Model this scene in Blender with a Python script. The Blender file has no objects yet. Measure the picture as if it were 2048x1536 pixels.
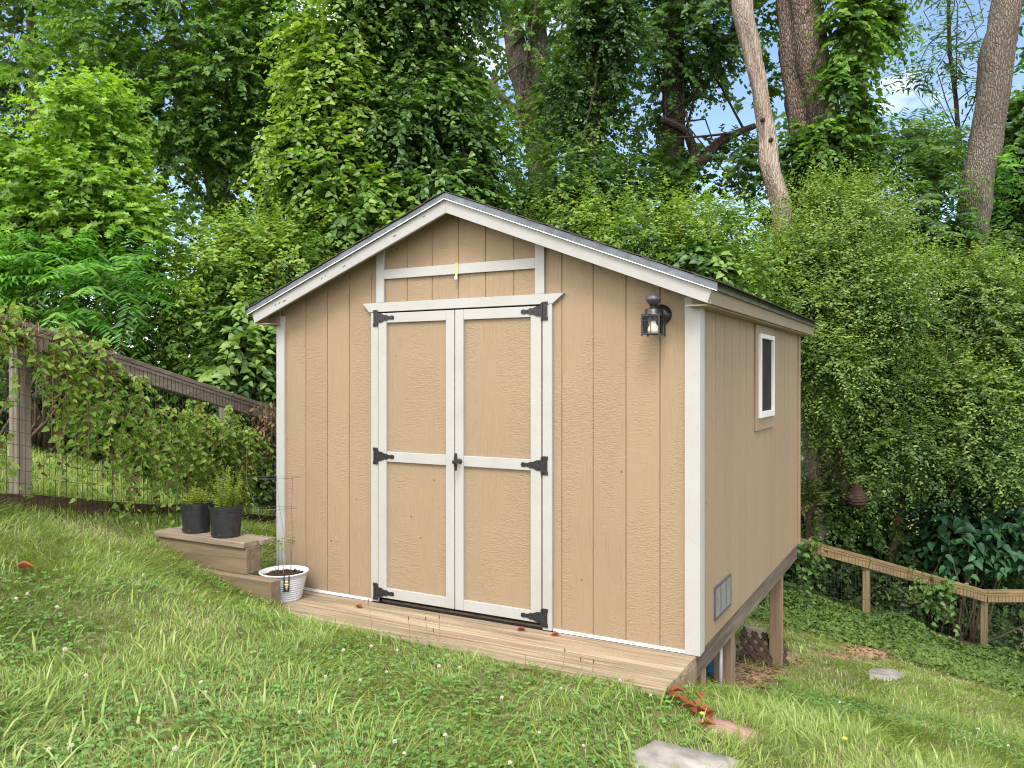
import bpy, math, random
import numpy as np
from mathutils import Vector, Matrix

scene = bpy.context.scene
COL = scene.collection
rng = np.random.default_rng(11)
random.seed(11)

# ------------------------------------------------------------------ camera
FPX, CYP, YAW = 1609.33, 754.16, -0.4972          # focal length in px of a 2048 px wide frame
CAM = np.array([1.1896, -4.2986, 1.4948])
sn, cs = math.sin(YAW), math.cos(YAW)
FW = np.array([sn, cs, 0.0]); RT = np.array([cs, -sn, 0.0]); UP = np.array([0, 0, 1.0])
cam = bpy.data.cameras.new('camera')
cam.sensor_width = 36.0
cam.lens = 36.0 * FPX / 2048
cam.shift_y = (CYP - 768) / 2048
cam.clip_end = 1000
co = bpy.data.objects.new('camera', cam)
COL.objects.link(co)
co.location = CAM
co.rotation_euler = (math.pi / 2, 0, -YAW)
scene.camera = co


def P(u, v, t):
    return CAM + (FW + RT * (u - 1024) / FPX - UP * (v - CYP) / FPX) * t


def unit(a):
    a = np.asarray(a, float)
    return a / np.maximum(np.linalg.norm(a, axis=-1, keepdims=True), 1e-9)


# ------------------------------------------------------------------ value noise
_tab = np.random.default_rng(5).random((64, 64, 64))


def noise(p, s=1.0):
    q = np.asarray(p, float) * s
    i = np.floor(q).astype(int); f = q - i; f = f * f * (3 - 2 * f)
    r = 0
    for a in (0, 1):
        for b in (0, 1):
            for c in (0, 1):
                w = (f[..., 0] if a else 1 - f[..., 0]) * (f[..., 1] if b else 1 - f[..., 1]) * (f[..., 2] if c else 1 - f[..., 2])
                r = r + w * _tab[(i[..., 0] + a) % 64, (i[..., 1] + b) % 64, (i[..., 2] + c) % 64]
    return r


# ------------------------------------------------------------------ terrain
CTRL = np.array([
    (1.19, -4.3, .10), (-1.32, -2.8, .28), (-3.3, -3.3, .75), (2.8, -3.0, -.12), (.6, -2.6, .03),
    (-3.66, -.52, .28), (-3.23, -.52, .15), (-2.72, -.56, .02), (-2.69, -.22, -.05), (-1.77, -.38, -.055), (-1.0, -.50, -.045),
    (-2.3, -.70, .04), (-1.6, -.85, .02), (-.9, -1.0, .0),
    (-.35, -.55, -.04), (0.05, -.62, -.08), (-2.7, .25, -.16), (-1.5, .25, -.22), (-3.7, .1, .2),
    (-4.085, -1.245, .67), (-2.8, -1.4, .34), (-1.0, -1.5, .08), (.15, -.85, -.15), (1.6, -1.2, -.28), (1.52, .54, -.53),
    (-.05, .16, -.24), (-.05, .87, -.48), (-.05, 2.66, -.92), (-4.73, 1.02, .15), (-3.05, 1.5, -.15), (-1.5, 1.7, -.52),
    (-5.4, 3.3, -.35), (.7, 3.1, -1.02), (2.6, 2.2, -1.05), (-1.6, 4.2, -1.0),
    (.16, 8.23, -1.98), (1.64, 9.03, -2.49), (-1.2, 7.6, -1.7), (3.4, 9.6, -2.95), (.8, 6.0, -1.62), (2.4, 6.0, -1.9),
    (-7.5, 2.3, .3), (-10, 8, .2), (-6, 8, -.8), (-8, -2, 1.5), (-20, 20, -1), (0, 25, -6), (14, 18, -6.5), (12, 3, -2.6),
    (-16, -6, 3), (9, -6, -.8)], float)


def _k(r2):
    return np.where(r2 > 1e-12, .5 * r2 * np.log(r2 + 1e-12), 0)


_n = len(CTRL)
_A = np.zeros((_n + 3, _n + 3))
_d2 = ((CTRL[:, None, :2] - CTRL[None, :, :2]) ** 2).sum(-1)
_A[:_n, :_n] = _k(_d2) + np.eye(_n) * .02
_A[:_n, _n] = 1; _A[:_n, _n + 1:] = CTRL[:, :2]; _A[_n, :_n] = 1; _A[_n + 1:, :_n] = CTRL[:, :2].T
_w = np.linalg.solve(_A, np.concatenate([CTRL[:, 2], np.zeros(3)]))


def gz(x, y):
    x = np.clip(np.asarray(x, float), -19, 13); y = np.clip(np.asarray(y, float), -7, 25)
    sh = x.shape
    x = x.ravel(); y = y.ravel(); out = np.empty_like(x)
    for a in range(0, len(x), 40000):
        xx = x[a:a + 40000]; yy = y[a:a + 40000]
        r2 = (xx[:, None] - CTRL[:, 0]) ** 2 + (yy[:, None] - CTRL[:, 1]) ** 2
        out[a:a + 40000] = _k(r2) @ _w[:_n] + _w[_n] + _w[_n + 1] * xx + _w[_n + 2] * yy
    q = np.stack([x, y, np.zeros_like(x)], -1)
    out = out + (noise(q, 2.3) - .5) * .035 + (noise(q, 6.1) - .5) * .016
    return out.reshape(sh)


def gzz(x, y):
    return float(gz(np.array([x]), np.array([y]))[0])


# ------------------------------------------------------------------ materials
def mat(name):
    m = bpy.data.materials.new(name); m.use_nodes = True
    nt = m.node_tree
    for n in list(nt.nodes): nt.nodes.remove(n)
    out = nt.nodes.new('ShaderNodeOutputMaterial')
    return m, nt, out


def N(nt, kind, **kw):
    n = nt.nodes.new(kind)
    for k, v in kw.items():
        if k in n.inputs: n.inputs[k].default_value = v
        else: setattr(n, k, v)
    return n


def L(nt, a, b): nt.links.new(a, b)


def coords(nt, scale=(1, 1, 1)):
    tc = N(nt, 'ShaderNodeTexCoord'); mp = N(nt, 'ShaderNodeMapping')
    mp.inputs['Scale'].default_value = scale
    L(nt, tc.outputs['Object'], mp.inputs['Vector'])
    return mp.outputs['Vector']


def tex(nt, scale, sc=1.0, detail=3, rough=.55, dist=0.0):
    n = N(nt, 'ShaderNodeTexNoise', Scale=sc, Detail=detail, Roughness=rough, Distortion=dist)
    L(nt, coords(nt, scale), n.inputs['Vector'])
    return n.outputs['Fac']


def ramp(nt, fac, stops):
    r = N(nt, 'ShaderNodeValToRGB')
    e = r.color_ramp.elements
    while len(e) < len(stops): e.new(.5)
    for el, (p, c) in zip(e, stops):
        el.position = p
        el.color = (c, c, c, 1) if isinstance(c, (int, float)) else (*c, 1)
    L(nt, fac, r.inputs['Fac'])
    return r.outputs['Color']


def mixc(nt, fac, a, b, mode='MIX'):
    m = N(nt, 'ShaderNodeMix', data_type='RGBA', blend_type=mode)
    for sock, val in ((m.inputs[0], fac), (m.inputs[6], a), (m.inputs[7], b)):
        if hasattr(val, 'node'): L(nt, val, sock)
        elif isinstance(val, (int, float)): sock.default_value = val
        else: sock.default_value = (*val, 1)
    return m.outputs[2]


def math_(nt, op, a, b=0.0):
    m = N(nt, 'ShaderNodeMath', operation=op)
    for sock, val in ((m.inputs[0], a), (m.inputs[1], b)):
        if hasattr(val, 'node'): L(nt, val, sock)
        else: sock.default_value = val
    return m.outputs[0]


def bsdf(nt, out, color, rough=.6, bump=None, strength=.3, dist=.01, metal=0.0, spec=.5):
    b = N(nt, 'ShaderNodeBsdfPrincipled')
    if hasattr(color, 'node'): L(nt, color, b.inputs['Base Color'])
    else: b.inputs['Base Color'].default_value = (*color, 1)
    if hasattr(rough, 'node'): L(nt, rough, b.inputs['Roughness'])
    else: b.inputs['Roughness'].default_value = rough
    b.inputs['Metallic'].default_value = metal
    b.inputs['Specular IOR Level'].default_value = spec
    if bump is not None:
        bp = N(nt, 'ShaderNodeBump', Strength=strength, Distance=dist)
        L(nt, bump, bp.inputs['Height']); L(nt, bp.outputs['Normal'], b.inputs['Normal'])
    L(nt, b.outputs[0], out.inputs['Surface'])
    return b


def m_siding(name, along='x'):
    m, nt, out = mat(name)
    hs = (30, 30, 120)
    rip = tex(nt, hs, 1, 3, .6, .9)                       # stippled cross-grain ripples
    grain = tex(nt, (85, 85, 5), 1, 3, .6, 1.3)           # vertical cathedral grain
    sel = ramp(nt, tex(nt, (4.2, 4.2, 1.3), 1, 2), [(.46, 0), (.56, 1)])
    hgt = mixc(nt, sel, rip, grain)
    c = mixc(nt, ramp(nt, tex(nt, (1.1, 1.1, .8), 1, 4), [(.3, 0), (.7, 1)]), (.288, .206, .132), (.318, .231, .150))
    c = mixc(nt, math_(nt, 'MULTIPLY', ramp(nt, hgt, [(.30, 1), (.45, 0)]), .14), c, (.19, .12, .07))
    at = N(nt, 'ShaderNodeAttribute', attribute_name='tint')
    c = mixc(nt, math_(nt, 'MULTIPLY', at.outputs['Fac'], .16), c, (.20, .15, .11))
    fade = ramp(nt, tex(nt, (.9, .9, 2.2), 1, 5, .7), [(.5, 0), (.75, .16)])
    c = mixc(nt, fade, c, (.34, .28, .22))
    # sparse rusty nail heads and specks
    vo = N(nt, 'ShaderNodeTexVoronoi', feature='F1', Scale=1.0); L(nt, coords(nt, (8, 8, 8)), vo.inputs['Vector'])
    sp = ramp(nt, vo.outputs['Distance'], [(.045, 1), (.07, 0)])
    wn = N(nt, 'ShaderNodeTexWhiteNoise'); L(nt, vo.outputs['Position'], wn.inputs['Vector'])
    keep = ramp(nt, wn.outputs['Value'], [(.66, 0), (.69, 1)])
    c = mixc(nt, math_(nt, 'MULTIPLY', math_(nt, 'MULTIPLY', sp, keep), .75), c, (.09, .055, .035))
    bsdf(nt, out, c, .62, hgt, .65, .008, spec=.3)
    return m


def m_paint(name, col, dirt=(.42, .37, .3), rough=.5, amount=.5, axis=(1, 1, 1)):
    m, nt, out = mat(name)
    a = ramp(nt, tex(nt, (3 * axis[0], 3 * axis[1], 3 * axis[2]), 1, 5, .65), [(.45, 0), (.8, 1)])
    b = ramp(nt, tex(nt, (26, 26, 26), 1, 2), [(.67, 0), (.74, 1)])
    c = mixc(nt, math_(nt, 'MULTIPLY', a, amount), col, dirt)
    c = mixc(nt, math_(nt, 'MULTIPLY', b, .35 * amount), c, (.2, .16, .12))
    h = tex(nt, (60 * axis[0], 60 * axis[1], 60 * axis[2]), 1, 3)
    bsdf(nt, out, c, rough, h, .18, .003, spec=.4)
    return m


def m_wood(name, light, dark, grain=(2, 40, 40), stain=.5, rough=.75, staincol=(.05, .04, .03)):
    m, nt, out = mat(name)
    at = N(nt, 'ShaderNodeAttribute', attribute_name='tint')
    off = N(nt, 'ShaderNodeTexCoord'); mp = N(nt, 'ShaderNodeMapping'); mp.inputs['Scale'].default_value = grain
    ad = N(nt, 'ShaderNodeVectorMath', operation='ADD'); sc = N(nt, 'ShaderNodeVectorMath', operation='SCALE')
    sc.inputs['Scale'].default_value = 13.0
    L(nt, at.outputs['Vector'], sc.inputs[0]); L(nt, off.outputs['Object'], ad.inputs[0]); L(nt, sc.outputs[0], ad.inputs[1])
    L(nt, ad.outputs[0], mp.inputs['Vector'])
    n = N(nt, 'ShaderNodeTexNoise', Scale=1.0, Detail=5.0, Roughness=.65, Distortion=.6); L(nt, mp.outputs[0], n.inputs['Vector'])
    c = mixc(nt, ramp(nt, n.outputs['Fac'], [(.32, 0), (.68, 1)]), dark, light)
    c = mixc(nt, math_(nt, 'MULTIPLY', math_(nt, 'SUBTRACT', at.outputs['Fac'], .5), .5), c, tuple(min(1, x * 1.6) for x in light))
    g3 = tuple(x * .35 + .6 for x in grain)
    st = ramp(nt, tex(nt, g3, 1, 4, .7, .4), [(.5, 0), (.72, 1)])
    c = mixc(nt, math_(nt, 'MULTIPLY', st, stain), c, staincol)
    bsdf(nt, out, c, rough, n.outputs['Fac'], .5, .006, spec=.25)
    return m


def m_bark(name, c1, c2, scale=1.0, strength=1.0, vertical=.22):
    m, nt, out = mat(name)
    s = 30 * scale
    vo = N(nt, 'ShaderNodeTexVoronoi', feature='DISTANCE_TO_EDGE', Scale=1.0)
    wz = N(nt, 'ShaderNodeTexNoise', Scale=1.0, Detail=3.0); L(nt, coords(nt, (s * .5, s * .5, s * .16)), wz.inputs['Vector'])
    av = N(nt, 'ShaderNodeVectorMath', operation='MULTIPLY_ADD'); L(nt, wz.outputs['Color'], av.inputs[0]); av.inputs[1].default_value = (1.6, 1.6, 1.6)
    L(nt, coords(nt, (s, s, s * vertical)), av.inputs[2]); L(nt, av.outputs[0], vo.inputs['Vector'])
    ns = tex(nt, (s * 1.4, s * 1.4, s * .3), 1, 5, .65, .5)
    h = math_(nt, 'ADD', ramp(nt, vo.outputs['Distance'], [(.0, 0), (.25, 1)]), math_(nt, 'MULTIPLY', ns, .9))
    c = mixc(nt, ramp(nt, h, [(.35, 0), (1.0, 1)]), c1, c2)
    c = mixc(nt, ramp(nt, tex(nt, (1.6, 1.6, .8), 1, 3), [(.4, 0), (.7, .5)]), c, tuple(x * .6 for x in c2))
    bsdf(nt, out, c, .85, h, .9 * strength, .03, spec=.15)
    return m


def m_leaf(name, dark, mid, bright, trans=.3, rough=.42, spec=.45, dead=None):
    """leaf colour by a per leaf number; front gloss plus light passing through"""
    m, nt, out = mat(name)
    at = N(nt, 'ShaderNodeAttribute', attribute_name='tint')
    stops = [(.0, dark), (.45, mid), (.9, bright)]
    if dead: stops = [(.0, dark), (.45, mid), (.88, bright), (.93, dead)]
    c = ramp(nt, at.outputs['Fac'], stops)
    b = N(nt, 'ShaderNodeBsdfPrincipled'); b.inputs['Roughness'].default_value = rough
    b.inputs['Specular IOR Level'].default_value = spec
    L(nt, c, b.inputs['Base Color'])
    t = N(nt, 'ShaderNodeBsdfTranslucent')
    tcol = mixc(nt, .6, c, (.9, 1.0, .25), 'MULTIPLY'); tcol2 = mixc(nt, 1.0, tcol, (1.5, 1.5, 1.2), 'MULTIPLY')
    L(nt, tcol2, t.inputs['Color'])
    mx = N(nt, 'ShaderNodeMixShader'); mx.inputs[0].default_value = trans
    L(nt, b.outputs[0], mx.inputs[1]); L(nt, t.outputs[0], mx.inputs[2]); L(nt, mx.outputs[0], out.inputs['Surface'])
    return m


def m_plain(name, col, rough=.5, metal=0.0, spec=.5, var=.15, sc=20):
    m, nt, out = mat(name)
    n = tex(nt, (sc, sc, sc), 1, 4)
    c = mixc(nt, ramp(nt, n, [(.3, 0), (.7, 1)]), tuple(x * (1 - var) for x in col), tuple(min(1, x * (1 + var)) for x in col))
    bsdf(nt, out, c, rough, n, .12, .002, metal, spec)
    return m


M = {}
M['siding'] = m_siding('tan_wood_grain_siding')
M['door_panel'] = M['siding']
M['trim'] = m_paint('white_trim_paint', (.385, .378, .378), (.28, .25, .21), .45, .4)
M['rake'] = m_paint('weathered_white_paint', (.36, .352, .352), (.29, .27, .26), .55, .7)
M['tanpaint'] = m_paint('tan_paint', (.29, .208, .135), (.2, .135, .09), .55, .4)
M['soffit'] = m_paint('soffit_paint', (.29, .23, .15), (.2, .155, .095), .6, .6)
M['vinyl'] = m_paint('white_vinyl', (.66, .66, .67), (.6, .6, .58), .35, .2)
M['black'] = m_plain('black_iron', (.018, .018, .02), .42, 0, .5, .4, 60)
M['lampblack'] = m_plain('lantern_black', (.014, .014, .017), .36, 0, .6, .4, 90)
M['galv'] = m_plain('dull_slate_metal', (.10, .115, .13), .38, .5, .5, .35, 12)
M['galvlight'] = m_plain('weathered_grey_green_metal', (.20, .225, .205), .5, .2, .4, .3, 14)
M['bright'] = m_plain('lip_highlight_white', (.75, .76, .77), .3, .6, .5, .1, 30)
M['screen'] = m_plain('dark_insect_screen', (.032, .030, .029), .95, 0, .12, .2, 8)
M['shingle'] = m_plain('asphalt_shingle', (.06, .055, .05), .9, 0, .2, .6, 45)
M['dark'] = m_plain('dark_interior', (.03, .025, .02), .9)  # near-black, the shade inside the shed and holes put into the colour
M['yellow'] = m_plain('yellowed_brass', (.55, .42, .16), .5)
M['deck'] = m_wood('weathered_deck_wood', (.375, .298, .206), (.152, .108, .072), (1.3, 46, 46), .7, .85, (.10, .072, .055))
M['beam'] = m_wood('grey_beam_wood', (.20, .155, .12), (.085, .062, .05), (34, 1.6, 34), .6)
M['postwood'] = m_wood('brown_post_wood', (.29, .205, .135), (.16, .10, .064), (26, 26, 1.3), .35, .75, (.07, .035, .02))
M['bench'] = m_wood('bench_wood', (.31, .256, .19), (.17, .12, .09), (1.3, 36, 36), .4, .8)
M['timber'] = m_wood('timber_wood', (.235, .175, .118), (.13, .09, .06), (1.3, 30, 30), .4, .8)
M['fence'] = m_wood('fence_wood', (.29, .245, .20), (.13, .107, .085), (26, 26, 1.4), .5, .85)
M['kick'] = m_wood('dark_brown_board', (.13, .085, .05), (.05, .033, .02), (6, 6, 24), .5, .85)  # plain dark brown board colour
M['rail'] = m_wood('fence_rail_wood', (.28, .23, .185), (.13, .103, .08), (24, 1.2, 24), .5, .85)
M['fenceR'] = m_wood('right_fence_wood', (.26, .19, .105), (.15, .105, .055), (26, 26, 1.4), .4, .85)
M['railR'] = m_wood('right_rail_wood', (.25, .18, .095), (.15, .102, .052), (1.2, 5, 24), .4, .85)  # rail wood darkened, the shade on it put into the colour
M['wire'] = m_plain('rusty_wire', (.05, .04, .035), .6, .3)
M['cage'] = m_plain('galvanised_wire', (.12, .12, .12), .45, .5)
M['blackpot'] = m_plain('black_nursery_plastic', (.022, .023, .028), .36, 0, .5, .3, 30)
M['whitepot'] = m_plain('white_pot_plastic', (.54, .565, .61), .4, 0, .5, .05, 10)
M['mulch'] = m_plain('bark_mulch', (.055, .03, .02), .95, 0, .1, .7, 50)
M['gold'] = m_plain('gold_paint', (.62, .50, .27), .45, .2)
M['bulb'] = m_plain('white_glass_bulb', (.75, .72, .60), .25, 0, .5, .03)
M['blue'] = m_plain('blue_plastic', (.02, .16, .33), .35, 0, .5, .2)
M['pipe'] = m_plain('grey_conduit', (.33, .33, .34), .45, .1)
M['lattice'] = m_wood('dark_brown_lattice', (.055, .03, .02), (.03, .016, .011), (20, 20, 20), .3)
M['stone'] = m_plain('grey_flagstone', (.27, .245, .225), .85, 0, .2, .4, 9)
M['redstone'] = m_plain('reddish_flagstone', (.30, .19, .15), .85, 0, .2, .4, 9)
M['concrete'] = m_plain('weathered_concrete', (.25, .22, .17), .9, 0, .2, .3, 8)
M['nest'] = m_wood('woven_twigs', (.060, .032, .02), (.02, .011, .008), (10, 10, 90), .4)
M['barkbrown'] = m_bark('brown_furrowed_bark', (.05, .034, .026), (.27, .20, .165), 1.0, 1.0, .3)
M['barkred'] = m_bark('reddish_bark', (.07, .04, .028), (.24, .15, .11), .8)
M['barkdark'] = m_bark('dark_bark', (.02, .015, .012), (.085, .065, .05), 1.2)
M['barkgrey'] = m_bark('grey_bark', (.07, .058, .048), (.22, .185, .155), 1.2)
M['deadwood'] = m_bark('pale_dead_wood', (.13, .085, .06), (.40, .325, .275), 1.1, .6, .03)
M['stem'] = m_plain('brown_stem', (.09, .06, .035), .8)
M['drytwig'] = m_plain('dry_vine_stem', (.20, .13, .09), .85)
M['greenstem'] = m_plain('green_stem', (.11, .16, .04), .7)

G = dict(dk=(.012, .036, .010), md=(.040, .105, .019), br=(.120, .235, .034))
M['ivy'] = m_leaf('ivy_leaves', (.038, .092, .022), (.080, .170, .038), (.18, .29, .058), .33, .40)
M['ivydark'] = m_leaf('dark_ivy_leaves', (.030, .076, .020), (.060, .138, .031), (.135, .235, .048), .3, .38)
M['maple'] = m_leaf('maple_leaves', (.050, .115, .024), (.095, .20, .036), (.19, .32, .055), .45)
M['limeleaf'] = m_leaf('bright_maple_leaves', (.07, .16, .02), (.15, .29, .034), (.27, .42, .055), .42)
M['shrubleaf'] = m_leaf('shrub_leaves', (.050, .12, .020), (.125, .235, .035), (.26, .36, .055), .38)
M['privet'] = m_leaf('privet_leaves', (.052, .115, .027), (.112, .200, .046), (.255, .34, .08), .38)
M['bigleaf'] = m_leaf('broad_dark_leaves', (.020, .075, .034), (.036, .115, .052), (.065, .17, .060), .2, .42)
M['pinnate'] = m_leaf('pinnate_leaves', (.04, .12, .02), (.07, .21, .026), (.16, .34, .045), .42)
M['darktree'] = m_leaf('shade_leaves', (.034, .085, .024), (.065, .145, .036), (.13, .235, .05), .42)
M['far'] = m_leaf('far_leaves', (.035, .075, .026), (.06, .125, .038), (.12, .20, .05), .35, .6, .2)
M['fencevine'] = m_leaf('fence_vine_leaves', (.075, .165, .028), (.155, .275, .045), (.31, .39, .065), .42, .42, .45, (.12, .05, .022))
M['dryleaf'] = m_leaf('dry_leaves', (.16, .045, .02), (.24, .07, .03), (.33, .16, .08), .2, .7, .2)
M['deadvine'] = m_leaf('dead_vine_leaves', (.10, .055, .035), (.17, .10, .06), (.25, .17, .10), .2, .8, .1)
M['herb'] = m_leaf('herb_leaves', (.09, .15, .022), (.20, .27, .04), (.36, .36, .05), .35)
M['grass'] = m_leaf('grass_blades', (.112, .18, .030), (.212, .30, .052), (.325, .39, .14), .32, .36, .5, (.42, .35, .22))
M['clover'] = m_leaf('clover_leaves', (.08, .18, .04), (.13, .26, .06), (.2, .33, .09), .33)
M['groundivy'] = m_leaf('ground_ivy_leaves', (.020, .046, .011), (.042, .090, .020), (.125, .19, .035), .22, .55, .25)


def m_ground():
    m, nt, out = mat('lawn_soil')
    a = tex(nt, (1.3, 1.3, 1.3), 1, 5, .6)
    b = tex(nt, (40, 40, 40), 1, 4, .7)
    c = mixc(nt, ramp(nt, a, [(.4, 0), (.62, 1)]), (.10, .115, .045), (.15, .15, .06))
    c = mixc(nt, ramp(nt, b, [(.48, 0), (.66, .8)]), c, (.24, .19, .11))
    at = N(nt, 'ShaderNodeAttribute', attribute_name='bare')
    d = mixc(nt, ramp(nt, b, [(.35, 0), (.65, 1)]), (.20, .125, .075), (.46, .32, .19))
    c = mixc(nt, at.outputs['Fac'], c, d)
    bsdf(nt, out, c, .95, b, .8, .02, spec=.1)
    return m


M['ground'] = m_ground()
m, nt, out = mat('lantern_glass')
gl = N(nt, 'ShaderNodeBsdfGlossy', Roughness=.03); tr = N(nt, 'ShaderNodeBsdfTransparent'); mx = N(nt, 'ShaderNodeMixShader')
fr = N(nt, 'ShaderNodeFresnel', IOR=1.22); L(nt, fr.outputs[0], mx.inputs[0]); L(nt, tr.outputs[0], mx.inputs[1]); L(nt, gl.outputs[0], mx.inputs[2])
L(nt, mx.outputs[0], out.inputs['Surface']); M['glass'] = m


# ------------------------------------------------------------------ mesh builder
class MB:
    def __init__(s): s.v = []; s.f = []; s.t = []

    def add(s, verts, faces, tint=None):
        o = len(s.v); s.v += [tuple(map(float, p)) for p in verts]
        t = random.random() if tint is None else tint
        for f in faces: s.f.append([o + i for i in f]); s.t.append(t)
        return s

    def box(s, x0, x1, y0, y1, z0, z1, tint=None):
        v = [(x, y, z) for x in (x0, x1) for y in (y0, y1) for z in (z0, z1)]
        return s.add(v, [(0, 1, 3, 2), (4, 6, 7, 5), (0, 4, 5, 1), (2, 3, 7, 6), (0, 2, 6, 4), (1, 5, 7, 3)], tint)

    def bar(s, a, b, w, h, up=(0, 0, 1), tint=None):
        """rectangular bar from a to b, w across, h along up"""
        a = np.array(a, float); b = np.array(b, float); d = unit(b - a); up = np.array(up, float)
        side = unit(np.cross(d, up)); u2 = np.cross(side, d)
        v = [p + side * w / 2 * i + u2 * h / 2 * j for p in (a, b) for i in (-1, 1) for j in (-1, 1)]
        return s.add(v, [(0, 1, 3, 2), (4, 6, 7, 5), (0, 4, 5, 1), (2, 3, 7, 6), (0, 2, 6, 4), (1, 5, 7, 3)], tint)

    def prism(s, poly, axis, a0, a1, tint=None):
        """poly: 2-d outline in the two other axes, extruded along axis"""
        def mk(p, a):
            return {0: (a, p[0], p[1]), 1: (p[0], a, p[1]), 2: (p[0], p[1], a)}[axis]
        n = len(poly)
        v = [mk(p, a0) for p in poly] + [mk(p, a1) for p in poly]
        return s.add(v, [list(range(n)), list(range(2 * n - 1, n - 1, -1))] + [(i, (i + 1) % n, n + (i + 1) % n, n + i) for i in range(n)], tint)

    def tube(s, pts, rad, n=8, cap=True, jit=0.0):
        pts = [np.array(p, float) for p in pts]
        if not hasattr(rad, '__len__'): rad = [rad] * len(pts)
        rings = []; prev = None
        for i, p in enumerate(pts):
            d = unit(pts[min(i + 1, len(pts) - 1)] - pts[max(i - 1, 0)])
            a = np.array([1, 0, 0]) if prev is None else prev
            if abs(d @ a) > .95: a = np.array([0, 1, 0])
            a = unit(a - d * (a @ d)); b = np.cross(d, a); prev = a
            ring = []
            for k in range(n):
                th = 2 * math.pi * k / n
                q = (a * math.cos(th) + b * math.sin(th))
                r = rad[i]
                if jit: r *= 1 + jit * (float(noise(np.array((q * 1.3 + p * np.array([.2, .2, 1.1])) * 2.1 + 7))) - .5) * 2
                ring.append(p + q * r)
            rings.append(ring)
        v = [q for r in rings for q in r]
        f = [(i * n + k, i * n + (k + 1) % n, (i + 1) * n + (k + 1) % n, (i + 1) * n + k) for i in range(len(pts) - 1) for k in range(n)]
        if cap: f += [list(range(n - 1, -1, -1)), list(range((len(pts) - 1) * n, len(pts) * n))]
        return s.add(v, f)

    def lathe(s, prof, c, n=24, axis=2, ripple=None):
        v = []
        for i, (r, h) in enumerate(prof):
            for k in range(n):
                th = 2 * math.pi * k / n
                rr = r * (1 + (ripple(th, h) if ripple else 0))
                a, b = rr * math.cos(th), rr * math.sin(th)
                v.append({2: (c[0] + a, c[1] + b, c[2] + h), 1: (c[0] + a, c[1] + h, c[2] + b), 0: (c[0] + h, c[1] + a, c[2] + b)}[axis])
        m_ = len(prof)
        f = [(i * n + k, i * n + (k + 1) % n, (i + 1) * n + (k + 1) % n, (i + 1) * n + k) for i in range(m_ - 1) for k in range(n)]
        f += [list(range(n - 1, -1, -1)), list(range((m_ - 1) * n, m_ * n))]
        return s.add(v, f)

    def build(s, name, material, parent=None, bevel=0, smooth=False):
        me = bpy.data.meshes.new(name)
        me.from_pydata(s.v, [], s.f); me.update()
        me.materials.append(M[material] if isinstance(material, str) else material)
        at = me.attributes.new('tint', 'FLOAT', 'FACE'); at.data.foreach_set('value', np.array(s.t, np.float32))
        o = bpy.data.objects.new(name, me); COL.objects.link(o)
        import bmesh
        bm = bmesh.new(); bm.from_mesh(me); bmesh.ops.recalc_face_normals(bm, faces=bm.faces); bm.to_mesh(me); bm.free()
        if smooth: me.polygons.foreach_set('use_smooth', [True] * len(me.polygons))
        if bevel:
            b = o.modifiers.new('bevel', 'BEVEL'); b.width = bevel; b.segments = 2; b.limit_method = 'ANGLE'
        adopt(o, parent)
        return o


def adopt(o, parent):
    if parent is not None:
        o.parent = parent
        if parent.parent is None and parent.type == 'EMPTY':
            o.matrix_parent_inverse = Matrix.Translation(parent.location).inverted()


def tag(o, label=None, cat=None, group=None, kind=None):
    if label: o['label'] = label
    if cat: o['category'] = cat
    if group: o['group'] = group
    if kind: o['kind'] = kind
    return o


def thing(name, loc, label, cat, group=None):
    e = bpy.data.objects.new(name, None); COL.objects.link(e)
    e.location = tuple(map(float, loc)); e.empty_display_size = .1
    return tag(e, label, cat, group)


def raw_mesh(name, V, loops, k, tint, material, parent=None, smooth=False, attr='tint'):
    """n-gons of one size k from numpy arrays"""
    me = bpy.data.meshes.new(name)
    nf = len(loops) // k
    me.vertices.add(len(V)); me.vertices.foreach_set('co', np.ascontiguousarray(V, np.float32).ravel())
    me.loops.add(len(loops)); me.loops.foreach_set('vertex_index', np.ascontiguousarray(loops, np.int32))
    me.polygons.add(nf); me.polygons.foreach_set('loop_start', np.arange(0, nf * k, k, dtype=np.int32))
    me.update(calc_edges=True)
    at = me.attributes.new(attr, 'FLOAT', 'FACE'); at.data.foreach_set('value', np.ascontiguousarray(tint, np.float32))
    if smooth: me.polygons.foreach_set('use_smooth', [True] * nf)
    me.materials.append(M[material])
    o = bpy.data.objects.new(name, me); COL.objects.link(o)
    adopt(o, parent)
    return o


# ------------------------------------------------------------------ leaves
SHAPES = {
    'oval': [(0, 0), (.35, .5), (.72, .36), (1, 0)],
    'heart': [(0, 0), (-.06, .3), (.18, .52), (.58, .36), (1, 0)],
    'lobed': [(0, 0), (.05, .5), (.32, .30), (.55, .52), (.68, .2), (1, 0)],
    'lance': [(0, 0), (.3, .5), (.7, .32), (1, 0)],
}


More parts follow.
